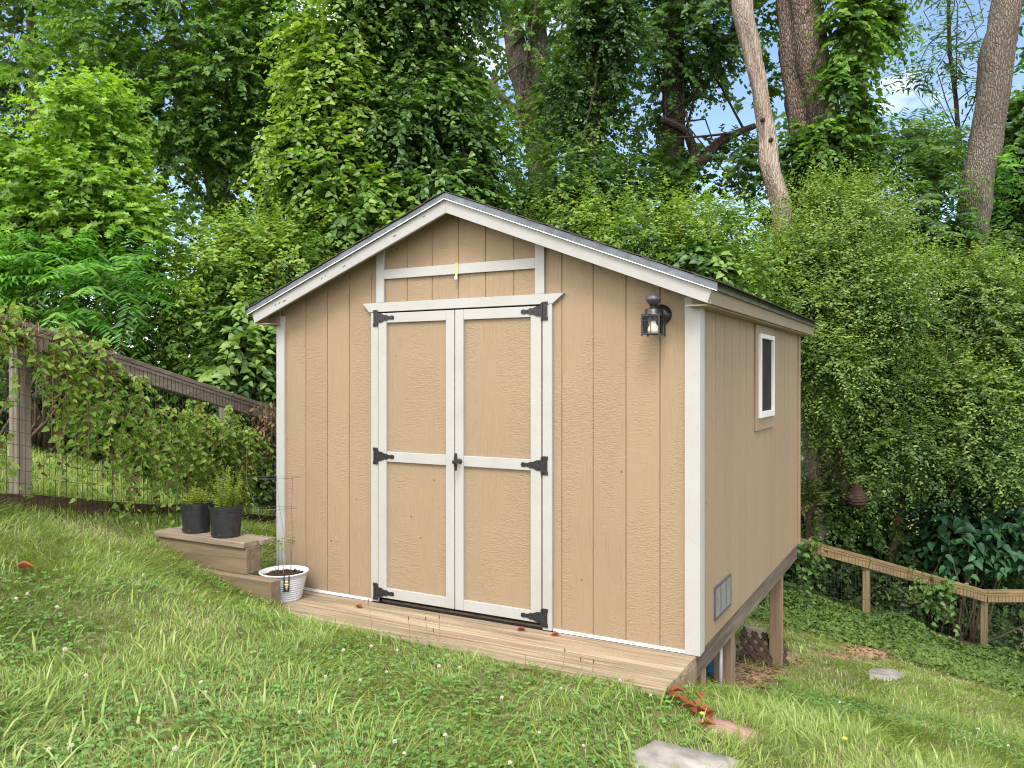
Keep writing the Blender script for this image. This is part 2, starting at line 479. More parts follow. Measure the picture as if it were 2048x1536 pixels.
def leaf_mesh(name, Pp, D, Nn, Ln, Wd, tint, material, shape='oval', parent=None, fold=.25, droop=.15):
    D = unit(D); Nn = unit(Nn - D * (Nn * D).sum(-1, keepdims=True)); S = np.cross(D, Nn)
    half = SHAPES[shape]; k = len(half)
    Ln = np.broadcast_to(Ln, (len(Pp),))[:, None]; Wd = np.broadcast_to(Wd, (len(Pp),))[:, None]
    vs = []
    for (t, w) in half: vs.append(Pp + D * Ln * t - S * Wd * w + Nn * Wd * w * fold * 2 - Nn * Ln * droop * t * t)
    for (t, w) in half[-2:0:-1]: vs.append(Pp + D * Ln * t + S * Wd * w + Nn * Wd * w * fold * 2 - Nn * Ln * droop * t * t)
    nv = len(vs)
    V = np.stack(vs, 1).reshape(-1, 3)
    left = list(range(k)); right = [0] + list(range(k - 1, nv))
    base = (np.arange(len(Pp)) * nv)[:, None]
    Lo = np.concatenate([base + np.array(left), base + np.array(right)], 1).ravel()
    return raw_mesh(name, V, Lo, k, np.repeat(np.clip(tint, 0, 1), 2), material, parent)


def rdir(n):
    return unit(rng.normal(size=(n, 3)))


def ell(u, v, t, ru, rv, rd):
    """a crown mass standing t metres off: half sizes in photo pixels across/up and metres deep"""
    return (P(u, v, t), ru * t / FPX, rd, rv * t / FPX)


AX = np.stack([RT, FW, UP])


def clumps(masses, n, frac=(.22, .42), shell=.35):
    """split crown masses into n irregular clumps near their outer shell"""
    vol = np.array([max(m[1] * m[3], 1e-4) for m in masses]); pr = vol / vol.sum()
    idx = rng.choice(len(masses), n, p=pr)
    out = []
    for i in idx:
        c, a, b, h = masses[i]
        d = rdir(1)[0]; r = rng.uniform(shell, 1.0) ** .6
        ctr = c + (d * np.array([a, b, h]) * r) @ AX
        s = rng.uniform(*frac)
        out.append((ctr, a * s, b * s, h * s, d @ AX, rng.normal() * .2))
    return out


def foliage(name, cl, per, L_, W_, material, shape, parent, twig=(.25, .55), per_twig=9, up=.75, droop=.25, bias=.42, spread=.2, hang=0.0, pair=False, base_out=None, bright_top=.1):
    """leafy twigs scattered through the clumps"""
    Pp, D, Nn, T, S = [], [], [], [], []
    for (ctr, a, b, h, od, tv) in cl:
        nt_ = max(1, int(per * rng.uniform(.6, 1.4)))
        d = rdir(nt_); r = rng.random(nt_)[:, None] ** .4
        o = ctr + (d * np.array([a, b, h]) * r) @ AX
        out = unit(d @ AX * .8 + od * .5)
        td = unit(out * .8 + rdir(nt_) * .55 + UP * (.18 - hang))
        tl = rng.uniform(*twig, nt_)
        for j in range(per_twig):
            f = (j + .6) / per_twig
            side = 1 if j % 2 else -1
            pos = o + td * (tl * f)[:, None] - UP * (tl * f * f * (droop + hang))[:, None]
            lat = unit(np.cross(td, UP + rdir(nt_) * .25))
            ld = unit(td * (.25 if pair else .55) + lat * side * (1.0 if pair else .8) + rdir(nt_) * (.12 if pair else .35) - UP * droop * .9)
            ln = UP * up + out * .55 + rdir(nt_) * .38
            Pp.append(pos); D.append(ld); Nn.append(ln)
            T.append(bias + tv + rng.normal(size=nt_) * spread + (f - .5) * .22 + bright_top * od[2])  # clumps facing up get brighter leaves, top light put into the tint
            S.append(rng.uniform(.7, 1.25, nt_) * (1.1 - .35 * f))
    Pp = np.concatenate(Pp); S = np.concatenate(S)
    return leaf_mesh(name, Pp, np.concatenate(D), np.concatenate(Nn), L_ * S, W_ * S, np.concatenate(T), material, shape, parent)


def twig_tubes(mb, start, cl, n, r0=.03, sides=5):
    for i in rng.choice(len(cl), min(n, len(cl)), replace=False):
        e = cl[i][0]; s0 = np.array(start[rng.integers(len(start))], float)
        mid = s0 * .5 + e * .5 + rng.normal(size=3) * .12 * np.linalg.norm(e - s0) + UP * .1
        q = [s0, s0 * .5 + mid * .5 + rng.normal(size=3) * .05, mid, mid * .45 + e * .55 + rng.normal(size=3) * .06, e + rng.normal(size=3) * .1]
        mb.tube(q, [r0, r0 * .8, r0 * .6, r0 * .4, r0 * .15], sides)


def trunk_path(pts, r0, r1, n=16, wob=.02):
    pts = np.array(pts, float); s = np.linspace(0, len(pts) - 1, n)
    i = np.minimum(s.astype(int), len(pts) - 2); f = (s - i)[:, None]
    q = pts[i] * (1 - f) + pts[i + 1] * f
    q[1:-1] = .25 * q[:-2] + .5 * q[1:-1] + .25 * q[2:]
    q = q + (np.stack([noise(np.stack([q[:, 2] * 1.7, s * .3 + k * 9, s * 0], -1)) for k in range(3)], -1) - .5) * wob * 2
    return q, np.linspace(r0, r1, n)

# ------------------------------------------------------------------ ground
gx = np.concatenate([np.linspace(-160, -19, 12)[:-1], np.linspace(-19, -7, 40)[:-1], np.arange(-7, 4, .07), np.linspace(4, 13, 40), np.linspace(13, 160, 12)[1:]])
gy = np.concatenate([np.linspace(-160, -7, 12)[:-1], np.arange(-7, 5, .07), np.linspace(5, 25, 80), np.linspace(25, 160, 12)[1:]])
GX, GY = np.meshgrid(gx, gy, indexing='ij')
GZ = gz(GX, GY)
V = np.stack([GX, GY, GZ], -1).reshape(-1, 3)
ny = len(gy)
ii = (np.arange(len(gx) - 1)[:, None] * ny + np.arange(ny - 1)[None]).ravel()
Lo = np.stack([ii, ii + ny, ii + ny + 1, ii + 1], 1).ravel()


def bare_at(x, y):
    """how bare the soil is: straw under the shed edge, soil strips down the bank, worn spots"""
    n = noise(np.stack([x, y, x * 0], -1), 1.1); n2 = noise(np.stack([x, y, x * 0 + 4], -1), 4.0)
    e = lambda cx, cy, rx, ry, a=0: np.exp(-(((x - cx) * math.cos(a) + (y - cy) * math.sin(a)) / rx) ** 2 - ((-(x - cx) * math.sin(a) + (y - cy) * math.cos(a)) / ry) ** 2)
    b = 1.35 * e(-.6, 2.0, .62, 1.6) + 1.2 * e(-1.4, 1.2, 1.5, 1.1)
    b = b + .95 * e(.5, 4.6, .24, 1.4, -.25) + .75 * e(1.35, 4.3, .8, .25, -.3) + .9 * e(-6.2, 2.6, 1.6, .5, -.9)
    return np.clip((b * (.65 + .7 * n2) - .35) * 1.6 + np.clip(n - .74, 0, 1) * 1.2, 0, 1)


fc = V[Lo.reshape(-1, 4)].mean(1)
g = raw_mesh('ground', V, Lo, 4, bare_at(fc[:, 0], fc[:, 1]), 'ground', None, True, 'bare')
tag(g, kind='structure')
# point domain bare attribute for smooth edges
g.data.attributes.remove(g.data.attributes['bare'])
at = g.data.attributes.new('bare', 'FLOAT', 'POINT'); at.data.foreach_set('value', bare_at(V[:, 0], V[:, 1]).astype(np.float32))

# ------------------------------------------------------------------ shed
W, D = 3.05, 3.31
RX = -W / 2; SL = .388
shed = thing('garden_shed', (RX, 1.65, 0), 'tan wooden garden shed with white trimmed double doors standing on stilts', 'shed')


def zt(x): return 2.588 - SL * abs(x - RX)


def ptint(q): return (math.floor((q + .012) / .2) * .377 + .13) % 1.0


gro = [-2.798, -2.6, -2.406, -2.213, -1.922, -1.726, -1.527, -1.329, -1.13, -.809, -.61, -.41, -.212]
prof = [(-W, 0.0)]
for gq in gro: prof += [(gq - .0038, 0), (gq - .003, .006), (gq + .003, .006), (gq + .0038, 0)]
prof += [(0.0, 0.0)]
prof = sorted(set(prof + [(RX + .02, 0.0), (-2.15, 0.0), (-.92, 0.0)]), key=lambda q: q[0])
mb = MB()
for (x0, y0), (x1, y1) in zip(prof[:-1], prof[1:]):
    xm = (x0 + x1) / 2
    if -2.15 < xm < -.92: zb0 = 1.95
    else: zb0 = -.004
    mb.add([(x0, y0, zb0), (x1, y1, zb0), (x1, y1, zt(x1) - .012), (x0, y0, zt(x0) - .012)], [(0, 1, 2, 3)], ptint(x0))
mb.build('front_wall', 'siding', shed)
mb = MB()
yy = [0.0]; pr = [(0.0, 0.0)]
gy_ = .17
while gy_ < D - .05:
    pr += [(gy_ - .0038, 0), (gy_ - .003, .006), (gy_ + .003, .006), (gy_ + .0038, 0)]; gy_ += .2032
pr += [(D, 0.0)]
for (y0, d0), (y1, d1) in zip(pr[:-1], pr[1:]):
    mb.add([(-d0, y0, 0), (-d1, y1, 0), (-d1, y1, 1.95), (-d0, y0, 1.95)], [(0, 1, 2, 3)], ptint(y0 + 9))
mb.build('side_wall', 'siding', shed)
MB().box(-W - .012, -W, .001, D, 0, 1.95).build('side_wall', 'siding', shed)
MB().prism([(-W, 0), (-.01, 0), (-.01, 1.95), (RX, 2.56), (-W, 1.95)], 1, D, D + .012).build('back_wall', 'siding', shed)
MB().box(-W + .02, -.02, .02, D - .01, -.02, -.004).build('floor_panel', 'dark', shed)
MB().box(-2.3, -.8, .4, .42, 0, 2.2).build('dark_gap_backing', 'dark', shed)  # dark sheet added behind the doors so their gaps look unlit

# trim
MB().box(-.069, .017, -.020, -.0012, -.008, 1.93).build('corner_trim', 'trim', shed, .003)
MB().box(  .0012, .017, 0, .072, -.004, 1.885).build('corner_trim', 'trim', shed, .003)
MB().box(-W - .012, -2.985, -.020, -.0012, -.008, 1.93).build('corner_trim', 'trim', shed, .003)
MB().box(.0012, .016, D - .05, D + .012, 0, 1.885).build('corner_trim', 'tanpaint', shed, .002)
MB().box(-2.985, -2.205, -.007, -.0015, -.008, .010).build('base_flashing', 'vinyl', shed)
MB().box(-.862, -.069, -.007, -.0015, -.008, .010).build('base_flashing', 'vinyl', shed)
for x in (-2.13, -.947):
    zz = zt(x) - .04
    MB().prism([(x - .031, 1.9885), (x + .031, 1.9885), (x + .031, zt(x + .031) - .03), (x - .031, zt(x - .031) - .03)], 1, -.021, -.0013).build('gable_trim', 'trim', shed, .002)
MB().box(-2.0985, -.9785, -.019, -.0014, 2.143, 2.206).build('gable_crossbar', 'trim', shed, .002)
MB().prism([(-2.217, 1.927), (-.861, 1.927), (-.784, 1.987), (-2.274, 1.987)], 1, -.026, -.0012).build('door_header', 'trim', shed, .002)
MB().box(-2.203, -2.145, -.022, -.0012, .002, 1.9265).build('door_jamb', 'trim', shed, .002)
MB().box(-.926, -.865, -.022, -.0012, -.002, 1.9265).build('door_jamb', 'trim', shed, .002)
c = MB(); c.box(-1.534, -1.516, -.026, -.0195, 2.135, 2.212).box(-1.531, -1.519, -.034, -.0265, 2.12, 2.15)
cl_ = c.build('door_catch', 'yellow', shed, .002); cl_['label'] = 'yellowed catch hanging from the gable crossbar'
MB().lathe([(.009, -.012), (.012, 0), (.008, .012)], (-1.525, -.032, 2.118), 10).build('catch_tip', 'vinyl', cl_)


def hinge(door, x, z, sgn, x_strap):
    """tee hinge: plate on the jamb, tapering strap on the door"""
    b = MB()
    b.prism([(x - .017, z - .055), (x + .017, z - .055), (x + .017, z - .04), (x + .013, z - .03), (x + .013, z + .03), (x + .017, z + .04), (x + .017, z + .055), (x - .017, z + .055),
             (x - .017, z + .04), (x - .013, z + .03), (x - .013, z - .03), (x - .017, z - .04)], 1, -.0285, -.0232)
    xs = x + sgn * .021
    b.lathe([(.0065, -.05), (.0065, .05)], (xs, -.031, z), 10)
    st = [(0, .033), (.035, .03), (.06, .018), (.075, .02), (.09, .012), (.11, .010), (.118, .014), (.13, .013), (.138, .006)]
    o_ = [(xs + sgn * a, z + h) for a, h in st] + [(xs + sgn * a, z - h) for a, h in st[::-1]]
    b.prism(o_, 1, -.0335, -.0292)
    for a, dz in ((.022, .018), (.022, -.018), (.06, 0), (.095, 0), (.125, 0)):
        b.lathe([(.0055, 0), (.004, -.004)], (xs + sgn * a, -.0335, z + dz), 8, 1)
    for dz in (-.045, .045, -.012, .012):
        b.lathe([(.0055, 0), (.004, -.004)], (x, -.0285, z + dz), 8, 1)
    return b.build('hinge', 'black', door)


for (x0, x1, sl, sr, sgn) in ((-2.137, -1.5415, .066, .062, 1), (-1.5345, -.933, .061, .069, -1)):
    zb0, zt0 = .036, 1.917
    dr = MB().box(x0, x1, -.010, .012, zb0 + .002, zt0 - .002, .5).build('door', 'door_panel', shed)
    fr_ = MB()
    fr_.box(x0, x0 + sl, -.029, -.0105, zb0, zt0).box(x1 - sr, x1, -.029, -.0105, zb0, zt0)
    for a, b_ in ((zb0, .103), (.937, 1.003), (1.853, zt0)): fr_.box(x0 + sl + .0005, x1 - sr - .0005, -.028, -.0105, a, b_)
    fr_.build('door_frame', 'trim', dr, .0025)
    hx = -2.166 if sgn > 0 else -.906
    for z in (1.886, .971, .070): hinge(dr, hx, z, sgn, None)
    if sgn < 0:
        k = MB(); k.lathe([(.017, 0), (.017, -.008), (.012, -.012), (.010, -.045)], (-1.497, -.029, .969), 14, 1)
        k.prism([(-1.502, .915), (-1.492, .915), (-1.487, .945), (-1.486, .969), (-1.487, .993), (-1.492, 1.023), (-1.502, 1.023), (-1.507, .993), (-1.508, .969), (-1.507, .945)], 1, -.088, -.073)
        k.lathe([(.012, -.044), (.015, -.06), (.013, -.075)], (-1.497, -.029, .969), 14, 1)
        k.build('handle', 'black', dr, .0015)
# door sill void is the open gap under the doors; threshold board inside
MB().box(-2.14, -.93, .014, .08, -.003, .010).build('threshold', 'beam', shed)

# roof: slab, shingles, rake boards, drip edge, eave fascia and soffit
y0r, y1r = -.15, 3.50
roof = MB()
for s_ in (-1, 1):
    xe = RX + s_ * 1.64
    roof.prism([(RX, 2.588), (xe, zt(xe)), (xe, zt(xe) + .035), (RX, 2.588 + .035)], 1, y0r + .0, y1r, .5)
roof = roof.build('roof', 'tanpaint', shed)
sh = MB()
for s_ in (-1, 1):
    nr = 12
    for r_ in range(nr):
        a0 = 1.69 * r_ / nr; a1 = 1.69 * (r_ + 1) / nr + .01
        yp = y0r - .022
        while yp < y1r + .02:
            yn = min(yp + .30 + .03 * random.random(), y1r + .021)
            h0 = .0405 + .0015 * random.random(); lift = .006
            xa, xb = RX + s_ * a0, RX + s_ * a1
            sh.prism([(xa, zt(xa) + h0), (xb, zt(xb) + h0 + lift), (xb, zt(xb) + h0 + lift + .006), (xa, zt(xa) + h0 + .006)], 1, yp + .0 + (.006 * random.random() if yp < y0r else 0), yn - .003)
            yp = yn
sh.build('shingles', 'shingle', roof)
for s_ in (-1, 1):
    xo = RX + s_ * 1.64; xi = RX + s_ * 1.615
    MB().prism([(RX, 2.587), (xo, zt(xo) - .001), (xi, zt(xi) - .083), (RX, 2.504)], 1, y0r - .002, y0r + .020).build('rake_board', 'rake', roof, .002)
    if s_ < 0:
        for k, (f, h) in enumerate(((.10, .03), (.24, .045), (.50, .05), (.60, .04), (.62, .045), (.83, .05), (.86, .045), (.885, .04))):
            xq = RX - 1.6 * f; w_ = rng.uniform(.008, .02); zq = zt(xq) - h; sl_ = SL * w_
            MB().prism([(xq - w_, zq - sl_), (xq, zq - .006), (xq + w_, zq + sl_ - .001), (xq + w_ * .4, zq + .007), (xq - w_ * .6, zq + .001)], 1, y0r - .0028, y0r - .0021).build('flaked_spot', 'beam', roof)
    # galvanised drip edge along the rake, made of slightly buckled lengths
    n_ = 26; band = MB(); lip = MB()
    for i in range(n_):
        xa, xb = RX + s_ * 1.67 * i / n_, RX + s_ * 1.67 * (i + 1) / n_
        def dy(q): return -.010 - .004 * (float(noise(np.array([q * 5.0, s_ * 3.0, 0]))) - .5)
        v = []
        for xq in (xa, xb):
            w_ = dy(xq) + y0r
            v += [(xq, w_ - .004, zt(xq) - .002), (xq, w_, zt(xq) + .040), (xq, y0r + .01, zt(xq) + .040), (xq, y0r + .01, zt(xq) - .002)]
        band.add(v, [(0, 4, 5, 1), (1, 5, 6, 2), (0, 3, 7, 4)], .5)
    x_end = RX + s_ * 1.67
    lip.prism([(RX, 2.5895), (x_end, zt(x_end) + .0015), (x_end, zt(x_end) - .0035), (RX, 2.5845)], 1, y0r - .021, y0r - .0125)
    d_ = band.build('drip_edge', 'galv', roof)
    lip.build('drip_lip', 'bright', roof)  # near-white lip strip, its highlight put into the colour
    xf = RX + s_ * 1.628
    e_ = sorted((xf - s_ * .018, xf))
    MB().box(e_[0], e_[1], y0r + .021, y1r, 1.876, 1.958).build('eave_fascia', 'soffit', roof, .002)
    e_ = sorted((xf + s_ * .001, xf + s_ * .012))
    MB().prism([(xf + s_ * .0015, 1.953), (xf + s_ * .022, 1.950), (xf + s_ * .020, 1.958), (xf + s_ * .014, 1.993), (xf + s_ * .0015, 1.993)], 1, y0r + .022, y1r + .01).build('eave_drip_edge', 'galvlight', roof)
    e_ = sorted((xf - s_ * .019, RX + s_ * 1.495))
    MB().box(e_[0], e_[1], y0r + .021, y1r - .01, 1.868, 1.8755).build('soffit', 'soffit', roof)
    e_ = sorted((RX + s_ * 1.497, xf - s_ * .02))
    MB().prism([(RX + s_ * 1.497, 1.877), (xf - s_ * .02, 1.877), (xf - s_ * .02, 1.94), (RX + s_ * 1.497, 1.98)], 1, -.022, -.014).build('eave_return', 'soffit', roof)
# side window
win = MB()
wy0, wy1, wz0, wz1 = 1.50, 2.005, 1.205, 1.802
for a in ((wy0, wy0 + .035, wz0, wz1), (wy1 - .035, wy1, wz0, wz1), (wy0 + .0352, wy1 - .0352, wz0, wz0 + .045), (wy0 + .0352, wy1 - .0352, wz1 - .032, wz1)):
    win.box(.0013, .034, *a)
win = win.build('window', 'vinyl', shed, .002)
MB().box(.006, .014, wy0 + .03, wy1 - .03, wz0 + .03, wz1 - .02).build('insect_screen', 'screen', win)
tr_ = MB().box(.0011, .016, wy0 - .075, wy0 - .003, wz0 - .088, wz1 + .062).box(.0011, .016, wy1 + .003, wy1 + .07, wz0 - .088, wz1 + .062)
tr_.box(.0011, .015, wy0 - .0025, wy1 + .0025, wz1 + .002, wz1 + .062).box(.0011, .015, wy0 - .0025, wy1 + .0025, wz0 - .088, wz0 - .002)
tr_.build('window_trim', 'tanpaint', win, .002)
# louvred vent low on the side wall
vt = MB().box(.0012, .005, .33, .715, .088, .283, .3)
for a in ((.33, .715, .270, .283), (.33, .715, .088, .101), (.33, .343, .1015, .2695), (.702, .715, .1015, .2695), (.455, .463, .1015, .2695), (.58, .588, .1015, .2695)): vt.box(.0052, .011, *a, .6)
vt = vt.build('floor_vent', m_plain('vent_metal', (.09, .085, .08), .75, 0, .2), shed)
lv = MB()
for k in range(13):
    z = .106 + k * .0126
    for a, b_ in ((.3435, .4545), (.4635, .5795), (.5885, .7015)): lv.add([(.0055, a, z + .008), (.0055, b_, z + .008), (.012, b_, z), (.012, a, z)], [(0, 1, 2, 3)])
lv.build('louvre', m_plain('vent_louvres', (.17, .165, .155), .75, 0, .2), vt)
# floor frame, stilts, porch
MB().box(-.05, -.012, .006, D, -.142, -.006).build('rim_joist', 'beam', shed, .003)
MB().box(-W, -.052, D - .04, D, -.142, -.006).build('rim_joist', 'beam', shed, .003)
MB().box(-W, -2.96, .006, D - .05, -.142, -.006).build('rim_joist', 'beam', shed, .003)
for y in (.8, 1.6, 2.4): MB().box(-2.95, -.053, y, y + .038, -.142, -.021).build('floor_joist', 'beam', shed)
for (x, y, dz) in ((-.085, .25, 0), (-.085, .93, 0), (-.085, 2.71, 0), (-1.6, 2.7, 0), (-2.9, 2.7, 0), (-1.6, .8, 0)):
    g0 = gzz(x, y)
    w = .098 if y < .5 or y > 1 else .112
    tag(MB().box(x - w / 2, x + w / 2, y - w / 2, y + w / 2, g0 - .25, -.143).build('support_post', 'postwood', shed, .004))
porch = MB()
for k in range(6):
    y_a = -.548 + k * .0914
    porch.box(-2.82 + .02 * random.random(), -.004 - .008 * random.random(), y_a, y_a + .0852, -.048, -.010 + .002 * random.random())
porch = porch.build('porch_deck', 'deck', shed, .004)
MB().box(-.043, -.006, -.542, -.002, -.185, -.0485).build('porch_joist', 'postwood', porch, .003)
MB().box(-2.79, -.0435, -.54, -.50, -.2, -.0485).build('porch_joist', 'postwood', porch, .003)

# ------------------------------------------------------------------ lantern on the wall
lx = -.212; ly = -.115
lan = thing('wall_lantern', (-.2, -.03, 1.85), 'black carriage wall lantern with white bulb mounted right of the doors', 'wall lantern')
b = MB(); b.lathe([(.062, 0), (.062, -.008), (.052, -.014), (.048, -.024), (.03, -.03), (.0, -.031)], (-.207, -.0015, 1.842), 28, 1)
b.build('backplate', 'lampblack', lan, 0, True)
MB().tube([(-.207, -.03, 1.85), (-.208, -.06, 1.868), (-.21, -.09, 1.872), (lx, ly, 1.862)], [.024, .022, .02, .016], 12).build('arm', 'lampblack', lan, 0, True)
cage = MB(); h_ = .048; zc0, zc1 = 1.722, 1.828
for i in (-1, 1):
    for j in (-1, 1):
        cage.box(lx + i * h_ - .004, lx + i * h_ + .004, ly + j * h_ - .004, ly + j * h_ + .004, zc0 - .012, zc1 + .010)
for z in (zc0, zc1):
    for i in (-1, 1):
        cage.box(lx + i * h_ - .0038, lx + i * h_ + .0038, ly - h_ + .0042, ly + h_ - .0042, z - .0035, z + .0035)
        cage.box(lx - h_ + .0042, lx + h_ - .0042, ly + i * h_ - .0038, ly + i * h_ + .0038, z - .0035, z + .0035)
for i in (-1, 1):
    cage.box(lx - .0016, lx + .0016, ly + i * h_ - .002, ly + i * h_ + .002, zc0 + .0036, zc1 - .0036)
    cage.box(lx + i * h_ - .002, lx + i * h_ + .002, ly - .0016, ly + .0016, zc0 + .0036, zc1 - .0036)
    cage.box(lx - h_ + .0042, lx + h_ - .0042, ly + i * h_ - .0015, ly + i * h_ + .0015, 1.798, 1.801)
cage.build('cage', 'lampblack', lan)
gls = MB()
for i in (-1, 1):
    gls.box(lx - .043, lx + .043, ly + i * .043 - .0008, ly + i * .043 + .0008, zc0 + .004, zc1 - .004)
    gls.box(lx + i * .043 - .0008, lx + i * .043 + .0008, ly - .041, ly + .041, zc0 + .004, zc1 - .004)
gls.build('glass_pane', 'glass', lan)
MB().lathe([(.054, 1.829), (.054, 1.836), (.046, 1.842), (.044, 1.864), (.040, 1.868), (.020, 1.872), (.018, 1.886)], (lx, ly, 0), 26).build('roof_cap', 'lampblack', lan, 0, True)
MB().lathe([(.019, 1.8865), (.040, 1.918), (.0415, 1.921), (.0415, 1.926), (.036, 1.94), (.022, 1.952), (.006, 1.956), (.005, 1.966), (.007, 1.969), (.004, 1.976)], (lx, ly, 0), 26).build('sensor_dome', m_plain('greyed_black_plastic', (.055, .055, .07), .42), lan, 0, True)
MB().lathe([(.024, 1.80), (.024, 1.828)], (lx, ly, 0), 16).build('socket', 'lampblack', lan, 0, True)
MB().lathe([(.013, 1.7995), (.0145, 1.786), (.022, 1.772), (.029, 1.757), (.031, 1.746), (.0285, 1.734), (.02, 1.727), (.006, 1.7245)], (lx, ly, 0), 20).build('bulb', 'bulb', lan, 0, True)

for o in lan.children:
    for v_ in o.data.vertices: v_.co.z = 1.727 + (v_.co.z - 1.722) * .93

# ------------------------------------------------------------------ step bench, timbers, pots
bz = .39
bn = thing('step_bench', (-3.35, -.35, .2), 'low weathered plank bench step holding two black nursery pots', 'bench')
MB().box(-3.83, -2.935, -.445, -.315, bz - .038, bz).box(-3.82, -2.905, -.309, -.185, bz - .038, bz - .002).build('plank_top', 'bench', bn, .004)
MB().box(-3.80, -2.93, -.425, -.385, .175, bz - .039).build('front_board', 'timber', bn, .004)
MB().box(-2.968, -2.929, -.3845, -.29, .175, bz - .039).build('end_board', 'timber', bn, .004)
tb = MB().box(-3.75, -2.648, -.485, -.395, .01, .174, .4).build('landscape_timber', 'timber', None, .006)
tag(tb, 'brown edging timber lying under the step bench beside the white pot', 'timber')
tb = MB().box(-2.80, -2.62, -.21, -.17, -.09, -.012, .8).build('timber_offcut', 'deck', None, .004)
tag(tb, 'short pale board end sticking out at the foot of the white pot', 'board')

kp = P(452, 1077, (CAM[2] - bz) * FPX / (1077 - CYP)); kq = P(393, 1068, (CAM[2] - bz) * FPX / (1068 - CYP))


def black_pot(c, r, h, label):
    t = thing('plant_pot', c, label, 'plant pot', 'black nursery pots on the step bench')
    rip = lambda th, z: .006 * (1 if math.sin(th * 14) > .3 else 0) * (1 if z < h * .86 else 0)
    pr_ = [(r * .80, 0), (r * .81, .004), (r * .93, h * .82), (r * .955, h * .83), (r * .965, h * .9), (r * .99, h * .905), (r, h * .985), (r * 1.01, h), (r * .96, h), (r * .94, h * .86), (r * .9, h * .85)]
    MB().lathe(pr_, c, 56, 2, rip).build('pot_body', 'blackpot', t)
    for th in (-2.2, -1.2, -.35):
        d = np.array([math.cos(th), math.sin(th), 0])
        MB().tube([c + d * r * .80 + UP * .022, c + d * (r * .825 + .004) + UP * .022], .011, 10).build('drain_hole', 'dark', t)
    so = MB().lathe([(r * .93, h * .855), (r * .5, h * .875), (.01, h * .88)], c, 24)
    so.build('soil', 'mulch', t)
    return t


vd = lambda q: unit((q - CAM) * np.array([1, 1, 0]))
c1 = kp + vd(kp) * .095; c2 = kq + vd(kq) * .095; c1[2] = c2[2] = bz
r1 = 33.5 / FPX * float((c1 - CAM) @ FW)
black_pot(c1, r1, .215, 'black nursery pot with tall upright herb, nearer the shed on the bench')
black_pot(c2, r1 * .96, .212, 'black nursery pot with low spreading herb, farther left on the bench')


def herb(c, h, n, label, spread, tint):
    t = thing('potted_herb', c, label, 'potted plant', 'herbs in the black pots')
    st = MB(); Pp, D_, N_, T, S = [], [], [], [], []
    for i in range(n):
        a = rng.uniform(0, 6.28); r = rng.uniform(0, r1 * .8)
        b0 = c + np.array([math.cos(a) * r, math.sin(a) * r, 0]); hh = h * rng.uniform(.35, 1.0) * (1.15 - r / r1 * .5)
        lean = np.array([math.cos(a), math.sin(a), 0]) * rng.uniform(.05, spread) * (r / r1 + .3)
        pts = [b0, b0 + lean * .35 * hh + UP * hh * .5, b0 + lean * hh + UP * hh]
        st.tube(pts, [.0022, .0018, .001], 4)
        k = max(5, int(hh / .013))
        for j in range(k):
            f = (j + 1) / k; p = pts[0] * (1 - f) ** 2 + 2 * f * (1 - f) * pts[1] + f * f * pts[2]
            for q in range(3):
                th = rng.uniform(0, 6.28); d = np.array([math.cos(th), math.sin(th), rng.uniform(.1, .8)])
                Pp.append(p); D_.append(d); N_.append(UP + rdir(1)[0] * .4); T.append(tint + f * .35 + rng.normal() * .15); S.append(rng.uniform(.6, 1.2) * (1.25 - .6 * f))
    st.build('stems', 'greenstem', t)
    S = np.array(S)
    leaf_mesh('leaves', np.array(Pp), np.array(D_), np.array(N_), .022 * S, .012 * S, np.array(T), 'herb', 'oval', t)


herb(c1 + UP * .185, .30, 42, 'tall upright yellow green herb growing in the right black pot', .45, .35)
herb(c2 + UP * .18, .13, 46, 'low leafy yellow green herb spilling over the left black pot', 1.0, .4)

# white pot with mulch, tomato plant and wire cage
wc = P(568, CYP, 5.47); wc[2] = -.009
wt = float((wc - CAM) @ FW)
wr = 48.5 / FPX * wt
wc[2] = max(-.009, CAM[2] - wt * (1203 - CYP) / FPX + .0)
wh = CAM[2] - wt * (1141 - CYP) / FPX - wc[2]
wp = thing('planter_pot', wc, 'round white ribbed planter pot with mulch at left end of the deck', 'plant pot')
pr_ = [(wr * .70, 0), (wr * .71, .004)]
for k in range(46):
    f = k / 45; z = wh * (.03 + .80 * f)
    pr_.append((wr * (.71 + .20 * f) + .0022 * math.sin(f * 10 * 6.283), z))
pr_ += [(wr * .935, wh * .85), (wr * .95, wh * .94), (wr, wh * .955), (wr, wh), (wr * .93, wh), (wr * .9, wh * .85), (wr * .86, wh * .8)]
MB().lathe(pr_, wc, 72, 2, lambda th, z: .004 * math.sin(th * 9 + z * 60) if z < wh * .83 else 0).build('pot_body', 'whitepot', wp, 0, True)
mu = MB().lathe([(wr * .88, wh * .84), (wr * .5, wh * .87), (.01, wh * .885)], wc, 24)
for k in range(150):
    a = rng.uniform(0, 6.28); r = wr * .82 * math.sqrt(rng.random()); p = wc + np.array([math.cos(a) * r, math.sin(a) * r, wh * .88])
    d = rdir(1)[0] * np.array([1, 1, .35]); mu.bar(p - d * .012, p + d * .012, .008, .004)
mu.build('mulch', 'mulch', wp)
cg = thing('tomato_cage', wc + UP * wh * .85, 'thin grey wire tomato cage leaning out of the white pot', 'plant support')
wire = MB()
top = P(544, 955, wt + .02); midc = P(552, 1016, wt + .0); low = P(566, 1084, wt)
basec = wc + UP * wh * .86
rings = [(top, 53 / FPX * wt), (midc, 40 / FPX * wt), (low, 24 / FPX * wt)]
for c, r in rings:
    pts = [c + np.array([math.cos(a) * r, math.sin(a) * r, .0]) + UP * .012 * math.cos(a + 1) for a in np.linspace(0, 6.283, 33)]
    wire.tube(pts, .0012, 5, False)
